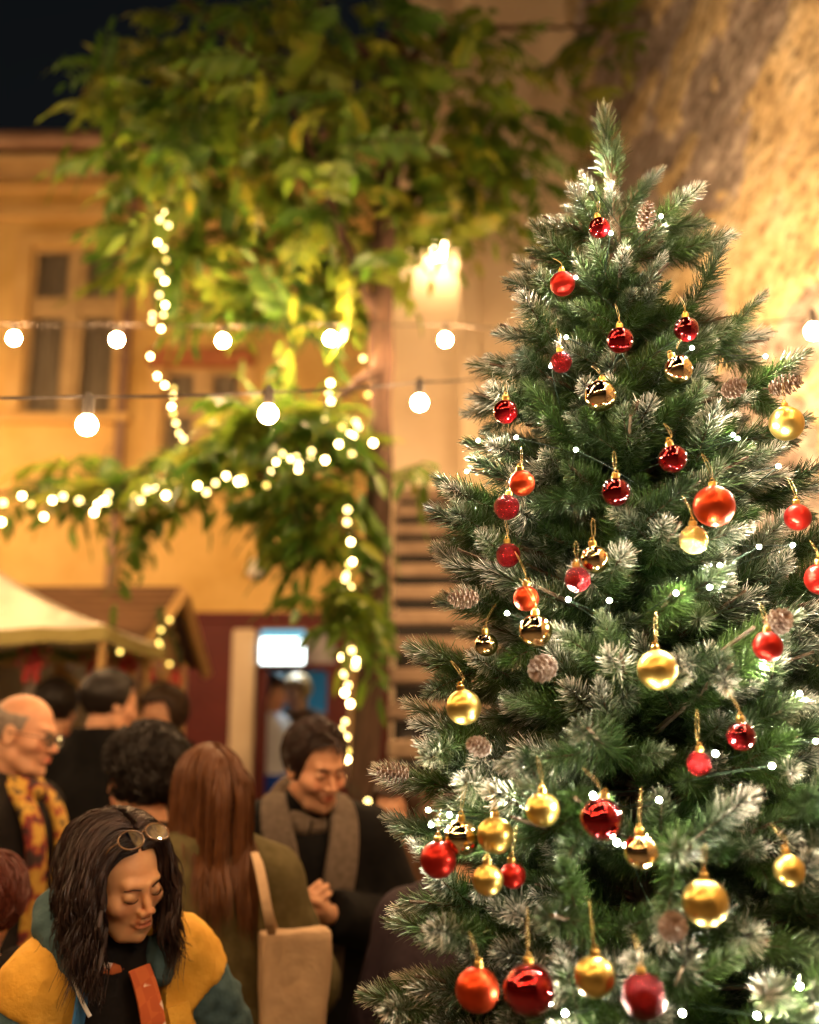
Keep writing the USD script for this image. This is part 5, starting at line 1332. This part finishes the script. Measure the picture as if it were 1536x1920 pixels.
def brows(t, bd, br, mat):
    obj("eyebrows", bd.W(join(br)), MATS[mat], t)
def short_hair(t, bd, mat, thick=.016, front=.075, low=-.035, curl=0.0, cs=40, h=.006, back=-.05, seed=1, top=None):
    """A cap of short hair; curl adds lumps. front: hairline height above the brow line."""
    def fn(p):
        e = sd_ell(p, (0, -.016, .038), (.0745 + thick, .094 + thick, .083 + thick))
        if curl: e = e - curl * (meshkit.fbm(p * cs, 3, seed) - .5) * 2
        e = smax(e, np.minimum(p[:, 1] - (.030 + .22 * np.clip(p[:, 2], -.03, .09)), front - p[:, 2]), .012)
        if top is not None: e = smax(e, p[:, 2] - top - .25 * np.clip(-p[:, 1] - .02, 0, .1), .01)
        e = smax(e, np.where(p[:, 1] < -.02, back - .02 - p[:, 2], low - p[:, 2]), .012)
        return smax(e, -sd_ell(p, (0, -.014, .036), (.070, .090, .079)), .004)
    m = surface(fn, (-.13, -.15, -.14), (.13, .13, .17), h)
    v = np.array(m.vertices)
    v += vnormals(m) * ((meshkit.fbm(v * np.array([150, 60, 60]), 3, seed) - .5) * .006)[:, None]
    obj("hair", bd.W(tm(bd.hd(v), m.faces)), MATS[mat], t)
def tufts(t, bd, mat, n, length, seed, thick=.014, front=.085, low=-.03, back=-.06, curl=.5, lift=.35, r=.0016, flow=(0, -.25, -.9), h=.006):
    """Short hair: a thin cap with fine strands growing all over it."""
    rng = np.random.default_rng(seed)
    C, R0 = np.array([0, -.016, .038]), np.array([.0745, .094, .083]) + thick * .55
    q = rng.normal(size=(n * 3, 3)); q /= np.linalg.norm(q, axis=1, keepdims=True)
    p = C + q * R0
    ok = ~((p[:, 1] > .030 + .22 * np.clip(p[:, 2], -.03, .09)) & (p[:, 2] < front)) & (p[:, 2] > np.where(p[:, 1] < -.02, back, low))
    p, q = p[ok][:n], q[ok][:n]
    n = len(p)
    nc = max(20, n // 22)
    cen = p[rng.integers(0, n, nc)]
    cid = np.argmin(((p[:, None] - cen[None]) ** 2).sum(-1), 1)
    cj = rng.normal(0, 1, (nc, 3))[cid] + rng.normal(0, .3, (n, 3))
    S = 7
    paths = [p.copy()]
    L = length * rng.uniform(.6, 1.1, n)[:, None]
    for k in range(S):
        nn = (p - C) / R0 ** 2; nn /= np.linalg.norm(nn, axis=1, keepdims=True)
        f = np.array(flow, float) + cj * curl + np.stack([np.sign(p[:, 0]) * .25, 0 * p[:, 0], 0 * p[:, 0]], 1)
        f = f - nn * (f * nn).sum(1, keepdims=True); f /= np.linalg.norm(f, axis=1, keepdims=True) + 1e-9
        d = f + nn * lift * (1 - k / S)
        p = p + d / np.linalg.norm(d, axis=1, keepdims=True) * L / S
        l = np.linalg.norm((p - C) / R0, axis=1)
        p = np.where((l < 1)[:, None], C + (p - C) / l[:, None], p)
        paths.append(p.copy())
    A = np.stack(paths, 1); K = S + 1
    tt = np.gradient(A, axis=1); tt /= np.linalg.norm(tt, axis=2, keepdims=True) + 1e-9
    a = np.cross(tt, rng.normal(size=(n, 1, 3))); a /= np.linalg.norm(a, axis=2, keepdims=True) + 1e-9
    b = np.cross(tt, a)
    rad = r * np.interp(np.linspace(0, 1, K), [0, .7, 1], [1, .9, .2])[None] * rng.uniform(.7, 1.3, (n, 1))
    an = np.arange(3) * 2 * np.pi / 3
    V = (A[:, :, None] + rad[:, :, None, None] * (np.cos(an)[:, None] * a[:, :, None] * 1.4 + np.sin(an)[:, None] * b[:, :, None])).reshape(-1, 3)
    i, j, l = np.meshgrid(np.arange(n), np.arange(K - 1), np.arange(3), indexing="ij")
    o = i * K * 3
    Q = np.stack([o + j * 3 + l, o + j * 3 + (l + 1) % 3, o + (j + 1) * 3 + (l + 1) % 3, o + (j + 1) * 3 + l], -1).reshape(-1, 4)
    lk = tm(bd.hd(V), np.vstack([Q[:, [0, 1, 2]], Q[:, [0, 2, 3]]]))
    def cap(x):
        e = sd_ell(x, C, R0 + .001)
        e = smax(e, np.minimum(x[:, 1] - (.034 + .22 * np.clip(x[:, 2], -.03, .09)), front + .003 - x[:, 2]), .012)
        return smax(e, np.where(x[:, 1] < -.02, back - x[:, 2], low - x[:, 2]), .012)
    c_ = surface(cap, (-.13, -.15, -.14), (.13, .13, .17), h)
    obj("hair", bd.W(join([lk, tm(bd.hd(c_.vertices), c_.faces)])), MATS[mat], t)
def long_hair(t, bd, mat, n, length, seed, wave=.012, r=.0032, spread=.05, comb=(1.0, -.25, -.5), combed=.13, col=(), face=True, flow=(0, 0, -1), part=.0, back_only=False, thick=.014, segs=34):
    """Locks that leave the parting, slide over the head and hang down, pushed off the head and shoulders."""
    rng = np.random.default_rng(seed)
    C, R0 = np.array([0, -.014, .036]), np.array([.0745, .094, .083])
    th = thick * rng.uniform(.15, 1.25, n)
    sgn = np.where(rng.uniform(size=n) < .5, 1., -1.)
    phi = rng.uniform(-1.0, 1.0, n)                       # along the parting, front to back
    yy = C[1] + R0[1] * np.where(phi > 0, phi * .80, phi * .98)
    zz = np.sqrt(np.clip(1 - ((yy - C[1]) / R0[1]) ** 2, .02, 1))
    p = np.stack([part + sgn * .004 + sgn * np.abs(rng.normal(0, .006, n)), yy, C[2] + (R0[2] + th) * zz], 1)
    g = np.array(flow, float) @ bd.Rh                      # gravity in the head frame
    cm = np.array(comb, float)
    ph, wl = rng.uniform(0, 6.28, n), rng.uniform(.10, .16, n)
    L = length * rng.uniform(.72, 1.05, n)
    nc = max(12, n // 34); cid = rng.integers(0, nc, n)
    ph, wl = ph[cid] + rng.normal(0, .35, n), wl[cid]
    phi = np.clip(phi[cid] + rng.normal(0, .10, n), -1, 1); sgn = sgn[cid]
    yy = C[1] + R0[1] * np.where(phi > 0, phi * .80, phi * .98)
    zz = np.sqrt(np.clip(1 - ((yy - C[1]) / R0[1]) ** 2, .02, 1))
    p = np.stack([part + sgn * .004 + sgn * np.abs(rng.normal(0, .006, n)), yy, C[2] + (R0[2] + th) * zz], 1)
    jx = rng.normal(0, 1, (nc, 3))[cid] + rng.normal(0, .35, (n, 3)); lat = np.clip(rng.uniform(0, 1, nc)[cid] + rng.normal(0, .12, n), 0, 1)
    seg = L / segs
    paths = [p.copy()]
    colls = [((np.asarray(c) - bd.hc) @ bd.Rh, rr) for c, rr in col]
    for k in range(segs):
        s = (k + .5) * seg
        w = np.clip(1 - s / combed, 0, 1)[:, None]
        bk = np.clip(.25 - phi, 0, 1)
        cd = np.stack([sgn * cm[0] * (1 - bk * (1 - lat)), cm[1] - 1.3 * bk * (1 - .5 * lat), np.full(n, cm[2])], 1)
        cd /= np.linalg.norm(cd, axis=1, keepdims=True)
        d = cd * w + g * (1 - w) + jx * spread * np.clip(s / .2, 0, 1)[:, None] * .6
        wv = (wave * np.clip((s - .05) / .15, 0, 1) * np.cos(ph + 6.283 * s / wl))[:, None]
        d = d + wv * np.array([1, .6, 0])
        d /= np.linalg.norm(d, axis=1, keepdims=True)
        p = p + d * seg[:, None]
        for _ in range(2):
            for c, rr in [(C, R0 + th[:, None])] + ([(np.array([0, .052, -.035]), np.array([[.064, .062, .095]]) + th[:, None] * .5)] if face else []) + [(c, np.full((1, 3), q) + th[:, None]) for c, q in colls]:
                q = (p - c) / rr
                l = np.linalg.norm(q, axis=1)
                ins = l < 1
                if ins.any():
                    push = p - c
                    p = np.where(ins[:, None], c + push / np.maximum(l, .05)[:, None], p)
        paths.append(p.copy())
    A = np.stack(paths, 1)                                  # n, segs+1, 3
    K = A.shape[1]
    A[:, 1:-1] = (A[:, :-2] + 2 * A[:, 1:-1] + A[:, 2:]) / 4
    tt = np.gradient(A, axis=1); tt /= np.linalg.norm(tt, axis=2, keepdims=True) + 1e-9
    a = np.cross(tt, jx[:, None, :] + np.array([0, 0, .01])); a /= np.linalg.norm(a, axis=2, keepdims=True) + 1e-9
    b = np.cross(tt, a)
    rad = r * rng.uniform(.6, 1.3, n)[:, None] * np.interp(np.linspace(0, 1, K), [0, .08, .7, 1], [.8, 1.1, 1.0, .25])[None]
    m = 3
    an = np.arange(m) * 2 * np.pi / m
    V = A[:, :, None] + rad[:, :, None, None] * (np.cos(an)[:, None] * a[:, :, None] * 1.5 + np.sin(an)[:, None] * b[:, :, None] * .8)
    V = V.reshape(-1, 3)
    i, j, l = np.meshgrid(np.arange(n), np.arange(K - 1), np.arange(m), indexing="ij")
    o = i * K * m
    q = np.stack([o + j * m + l, o + j * m + (l + 1) % m, o + (j + 1) * m + (l + 1) % m, o + (j + 1) * m + l], -1).reshape(-1, 4)
    lk = tm(bd.hd(V), np.vstack([q[:, [0, 1, 2]], q[:, [0, 2, 3]]]))
    def cap(p):
        e = sd_ell(p, C, R0 + .006)
        e = smax(e, np.minimum(p[:, 1] - (.022 + .22 * np.clip(p[:, 2], -.02, .12)), .130 - p[:, 2]), .01)
        return smax(e, -.09 - p[:, 2], .01)
    cp_ = surface(cap, (-.11, -.14, -.12), (.11, .11, .14), .007)
    obj("hair", bd.W(join([lk, tm(bd.hd(cp_.vertices), cp_.faces)])), MATS[mat], t)
def scarf_loop(bd, r, rad, z=1.455, dy=0.0, tilt=.03):
    th = np.linspace(0, 2 * np.pi, 30)
    pts = np.stack([rad * np.sin(th), -.012 + dy + rad * .92 * np.cos(th), z - tilt * np.cos(th) + .006 * np.sin(3 * th)], 1)
    return tube(np.array([bd.up(q) for q in pts]), r * (1 + .12 * np.sin(5 * th)), 10, cap=False)
def spectacles(bd, mat, t, name="glasses", off=None, w=.026, hgt=.020):
    """Rims, bridge, temples and lenses in the head frame; off: a transform for glasses pushed up."""
    T = (lambda q: q) if off is None else (lambda q: np.asarray(q) @ off[:3, :3].T + off[:3, 3])
    th = np.linspace(0, 2 * np.pi, 22)
    fr, ln = [], []
    for k in (1, -1):
        rim = np.stack([k * .033 + w * np.cos(th) * (1 + .06 * np.sin(th)), .104 - .006 * np.abs(np.cos(th) * 0 + (k * np.cos(th) > 0) * np.abs(np.cos(th))), -.004 + hgt * np.sin(th)], 1)
        fr.append(tube(bd.hd(T(rim)), .0019, 6, cap=False))
        d = np.vstack([rim[:-1], rim[:-1].mean(0) + (0, .0025, 0)])
        n_ = len(d) - 1
        ln.append(tm(bd.hd(T(d)), [[i, (i + 1) % n_, n_] for i in range(n_)]))
        fr.append(tube(bd.hd(T(np.array([(k * .058, .099, .002), (k * .075, .085, .004), (k * .081, .02, .006), (k * .081, -.015, .004), (k * .079, -.035, -.012)]))), .0017, 6))
    fr.append(tube(bd.hd(T(np.array([(-.008, .104, .002), (0, .107, .006), (.008, .104, .002)]))), .0018, 6))
    g_ = obj(name, bd.W(join(fr)), MATS[mat], t)
    obj("lenses", bd.W(join(ln)), MATS["lens"], t)

# ---------------- the woman bowing in the foreground
A = Body(P(228, 1650, 2.08), (.50, -.87), lean=17, yaw=-22, pitch=17, roll=13, fem=1, wide=.90, side_lean=6, arms=[((.29, .08, 1.08), (.16, .36, 1.02)), ((-.30, .10, 1.06), (-.12, .38, 1.02))])
tA, br = person("woman bowing her dark wavy head in a mustard jacket with teal sleeves and hood", A, "skin_olive", fine=.0034, coarse=.011, hem=.70, g=.045, vest="mustard", sleeves="teal_cloth", opening=.085, hands=((45, None), (45, None)), wr_amp=.020, closed=True)
brows(tA, A, br, "hair_dark")
sw = surface(lambda p: smax(smin(A.torso(p, .02), sd_cap((p - A.hip) @ A.Rl + A.hip, (0, -.012, 1.42), (0, -.005, 1.50), .066, .058), .02), -((p - A.hip) @ A.Rl + A.hip)[:, 2] + .75, .01), *A.box(.72, 1.62), .014)
obj("sweater", A.W(sw), MATS["dark_knit"], tA)
hp = [A.up(q) for q in ((.085, .085, 1.42), (.115, .02, 1.475), (.12, -.07, 1.51), (.07, -.135, 1.50), (0, -.155, 1.48), (-.07, -.135, 1.49), (-.105, -.06, 1.48), (-.105, .02, 1.45), (-.085, .085, 1.41))]
hs = spline(hp, 40)
hk = np.interp(np.linspace(0, 1, 40), [0, .2, .5, .8, 1], [.020, .036, .050, .048, .028])
hm_ = surface(lambda p: sd_chain(p, hs[::3], hk[::3], .02), hs.min(0) - .09, hs.max(0) + .09, .011)
obj("hood", A.W(wrinkle(hm_, .008, 10, 4)), MATS["teal_cloth"], tA)
lin = [A.up(q) for q in ((.112, .125, 1.30), (.10, .12, 1.36), (.085, .09, 1.42), (.07, .04, 1.45))]
obj("hood_lining", A.W(ribbon(spline(lin, 14), (0.5, .6, .2), .05, .008)), MATS["blue_lining"], tA)
pp_ = spline([A.up(q) for q in ((.082, .142, 1.38), (.105, .11, 1.435), (.110, .045, 1.50), (.09, -.02, 1.53))], 20)
obj("piping", A.W(tube(pp_, .0042, 8)), MATS["white_cord"], tA)
for k in (1, -1):
    ed = spline([A.up(q) for q in ((k * .105, .14, 1.36), (k * .112, .175, 1.25), (k * .108, .168, 1.12), (k * .105, .158, .98), (k * .105, .17, .78))], 26)
    pk = obj("placket", A.W(ribbon(ed, (1, -.12 * k, 0), .052, .012)), MATS["mustard"], tA)
    for q in (6, 12, 18):
        nrm = np.array([0, 1, .05])
        obj("snap", A.W(tube([ed[q] + nrm * .004 - (k * .0, 0, 0), ed[q] + nrm * .0105], .0075, 12)), MATS["snap_metal"], pk)
tail = spline([A.up(q) for q in ((-.03, .10, 1.44), (-.045, .155, 1.36), (-.05, .185, 1.22), (-.045, .18, 1.05), (-.04, .185, .92))], 26)
obj("scarf", [A.W(ribbon(tail, (1, .1, 0), np.linspace(.05, .065, 26), .012)), A.W(scarf_loop(A, .020, .075, 1.45))], MATS["print_scarf"], tA)
colA = [(A.up((k * x, y, z)), r_) for k in (1, -1) for x, y, z, r_ in ((.10, .0, 1.36, .105), (.17, 0, 1.34, .10))] + [(A.up((0, .02, 1.25)), .165)]
long_hair(tA, A, "hair_dark", 4600, .40, 5, wave=.95, r=.0013, segs=22, col=colA, comb=(1.0, -.62, -.22), combed=.13, spread=.13, thick=.030)
G = mat4(rx(62), (0, .022, .040))
spectacles(A, "tortoise", tA, "glasses", off=G, w=.028, hgt=.023)

# ---------------- auburn-haired woman seen from behind, with tote bag
B = Body(P(388, 1492, 2.75), (-.16, .98), lean=2, yaw=-26, pitch=4, fem=1, arms=[((.27, .02, 1.12), (.16, .22, 1.04)), None])
tB, br = person("woman seen from behind with long straight auburn hair and an olive coat", B, fine=.005, coarse=.013, coat="olive_wool", hem=.50, g=.05, wr_amp=.010)
brows(tB, B, br, "hair_brown")
long_hair(tB, B, "hair_auburn", 2700, .47, 8, wave=.10, r=.0020, segs=22, spread=.02, comb=(1.0, -.35, -.5), combed=.13, col=[(B.up((k * .09, -.01, 1.38)), .115) for k in (1, -1)] + [(B.up((k * .18, -.01, 1.36)), .105) for k in (1, -1)] + [(B.up((0, 0, z)), .172) for z in (1.30, 1.20, 1.10)], thick=.018)
bagc = P(548, 1892, 2.62)
bag = thing("tote_bag", "beige canvas tote bag hanging from the shoulder of the auburn-haired woman", "bag", bagc)
def bagf(p):
    q = (p - bagc) @ rz(14)
    e = np.maximum(np.abs(q) - np.array([.066, .022 + .02 * np.clip(-(q[:, 2]) / .2 + .4, 0, 1).mean(), .175]), 0)
    d = np.linalg.norm(e, axis=1) - .014
    return smax(d, q[:, 2] - .168, .004)
bm = surface(bagf, bagc - (.14, .14, .22), bagc + (.14, .14, .22), .011)
obj("bag_body", wrinkle(wrinkle(bm, .020, 5, 6, (1, 1, .5)), .006, 22, 8, (1, 1, .4)), MATS["beige_canvas"], bag)
shp = B.w(B.up((.135, -.01, 1.465)))
for dy, dx in ((-.028, -.035), (.03, -.02)):
    a_ = bagc + np.array([-.045, dy, .16]); b_ = bagc + np.array([.05, dy, .16])
    st_ = spline([a_, P(505 + dx * 160, 1700, 2.57 + dy), P(492 + dx * 160, 1632, 2.60 + dy), P(478 + dx * 120, 1596, 2.70), P(470, 1600, 2.82)], 26)
    obj("strap", ribbon(st_, (1, .25, 0), .020, .005), MATS["beige_canvas"], bag)

# ---------------- smiling man in black coat with grey scarf, hands together
C = Body(P(592, 1437, 3.08), (.26, -.96), lean=5, yaw=-24, pitch=20, roll=4, wide=1.04, arms=[((.30, .03, 1.13), (.085, .285, 1.185)), ((-.31, .05, 1.12), (-.035, .275, 1.205))])
tC, br = person("smiling dark-haired man in a black coat and long grey scarf, hands together", C, smile=1, beard=.55, fine=.0042, coarse=.014, coat="black_wool", hem=.45, g=.045, opening=.05, collar=.03, hands=((38, (-.7, .5, .35)), (62, (-.5, .8, -.2))), hand_dirs=(((-.62, .25, .55), (-.5, -.7, .2)), ((.86, .42, .05), (.0, -.5, .75))))
brows(tC, C, br, "hair_dark")
tufts(tC, C, "hair_dark", 4000, .042, 21, thick=.020, front=.088, low=-.03, back=-.05, curl=.28, flow=(.25, -.55, -.55))
obj("sweater", C.W(surface(lambda p: smin(C.torso(p, .02), sd_cap((p - C.hip) @ C.Rl + C.hip, (0, -.012, 1.42), (0, -.002, 1.50), .068, .062), .02), *C.box(.78, 1.62), .016)), MATS["black_wool"], tC)
lp = [C.W(scarf_loop(C, .034, .088, 1.475, -.01, .045))]
for k, zz in ((1, .92), (-1, .70)):
    q = spline([C.up(x) for x in ((k * .085, -.03, 1.50), (k * .10, .06, 1.47), (k * .088, .135, 1.37), (k * .060, .170, 1.22), (k * .045, .165, 1.05), (k * .05, .17, zz))], 34)
    lp.append(C.W(ribbon(q, (1, -.2 * k, 0), np.interp(np.linspace(0, 1, 34), [0, .3, 1], [.07, .095, .085]), .028)))
obj("scarf", lp, MATS["grey_scarf"], tC)
wb = np.array(C.wr[0]); u_ = C.wr[0] - C.el[0]; u_ /= np.linalg.norm(u_)
obj("wristband", C.W(tube([wb - u_ * .004, wb + u_ * .020], .037, 16)), MATS["green_band"], tC)

# ---------------- bald man with glasses in profile
D = Body(P(46, 1378, 3.35), (.97, -.16), lean=3, pitch=8, wide=1.05)
tD, br = person("bald man with glasses in profile, wearing a gold patterned scarf", D, fine=.0045, coarse=.016, coat="dark_knit", hem=.6, collar=.02, beard=.25)
brows(tD, D, br, "hair_grey")
short_hair(tD, D, "hair_grey", thick=.004, front=.16, low=-.05, h=.005, curl=.002, top=.062)
spectacles(D, "dark_iron", tD)
sc_ = [D.W(scarf_loop(D, .036, .090, 1.465, 0, .02)), D.W(scarf_loop(D, .030, .098, 1.425, .01, -.02))]
for k in (1, -1):
    q = spline([D.up(x) for x in ((k * .07, .05, 1.46), (k * .085, .135, 1.36), (k * .07, .16, 1.2), (k * .06, .155, 1.0))], 24)
    sc_.append(D.W(ribbon(q, (1, -.1 * k, 0), .085, .024)))
obj("scarf", sc_, MATS["gold_scarf"], tD)

# ---------------- dark curly-haired woman in profile
E = Body(P(266, 1458, 2.95), (-.90, .42), lean=1, yaw=-4, pitch=2, fem=1)
tE, br = person("woman with short dark curly hair facing left, seen from behind her shoulder", E, fine=.005, coarse=.016, coat="black_wool", hem=.6)
brows(tE, E, br, "hair_black")
tufts(tE, E, "hair_black", 4500, .06, 31, thick=.044, front=.085, low=-.075, back=-.10, curl=1.1, lift=.6, r=.0019)

# ---------------- farther people
F_ = Body(P(208, 1322, 4.5), (.35, .94), yaw=30, pitch=6, wide=1.12)
tF, br = person("tall person in a black coat from behind, standing at the market hut", F_, fine=.008, coarse=.02, coat="black_wool", hem=.5, collar=.06)
short_hair(tF, F_, "hair_black", thick=.018, h=.01, curl=.004)
G_ = Body(P(304, 1346, 5.1), (-.35, -.94), pitch=10, yaw=8, fem=1, wide=.95)
tG, br = person("person facing the camera beside the hut post, brown hair and dark coat", G_, fine=.008, coarse=.02, coat="black_wool", hem=.5, collar=.04)
short_hair(tG, G_, "hair_brown", thick=.028, low=-.09, back=-.12, curl=.01, h=.01)
H_ = Body(P(106, 1330, 5.2), (.1, 1), pitch=0, wide=.95)
tH, br = person("dark-haired person in a red coat behind the bald man", H_, fine=.008, coarse=.02, coat="red_coat", hem=.55)
short_hair(tH, H_, "hair_black", thick=.022, low=-.07, back=-.10, curl=.006, h=.01)
I_ = Body(P(512, 1300, 9.55), (.9, -.4), pitch=12, fem=0)
tI, br = person("person in white top and blue apron standing inside the doorway", I_, fine=.009, coarse=.022, coat="white_shirt", hem=.82, g=.03, trousers="blue_apron")
short_hair(tI, I_, "hair_brown", h=.012)
obj("apron", I_.W(surface(lambda p: smax(smax(I_.torso(p, .045, .35), p[:, 2] - 1.08, .01), -p[:, 1] - .02, .01), *I_.box(.3, 1.2), .022)), MATS["blue_apron"], tI)
J_ = Body(P(556, 1302, 10.2), (-.5, -.85), pitch=12)
tJ, br = person("blond person deeper inside the blue-lit doorway", J_, fine=.009, coarse=.022, coat="brown_coat", hem=.6)
short_hair(tJ, J_, "hair_blond", thick=.024, h=.012, low=-.06)
K_ = Body(P(880, 1600, 2.75), (.75, .66), lean=10, pitch=14, wide=1.0)
tK, br = person("person in a plum quilted jacket mostly hidden behind the tree", K_, fine=.006, coarse=.014, coat="plum_quilt", hem=.78, g=.06, wr_amp=.006)
short_hair(tK, K_, "hair_brown", h=.009)
L_ = Body(P(742, 1520, 3.9), (-.4, -.9), pitch=10, fem=1, wide=.95)
tL, br = person("person with brown hair half hidden between the man in black and the tree", L_, fine=.007, coarse=.02, coat="brown_coat", hem=.6)
short_hair(tL, L_, "hair_brown", thick=.026, low=-.09, back=-.13, h=.01)
M_ = Body(P(-26, 1700, 2.42), (-.3, .95), pitch=15, fem=1)
tM, br = person("person with reddish hair cut by the left edge of the view", M_, fine=.007, coarse=.018, coat="dark_knit", hem=.6)
tufts(tM, M_, "hair_red", 3500, .09, 41, thick=.03, low=-.07, back=-.12, curl=.2, r=.0022, h=.009)
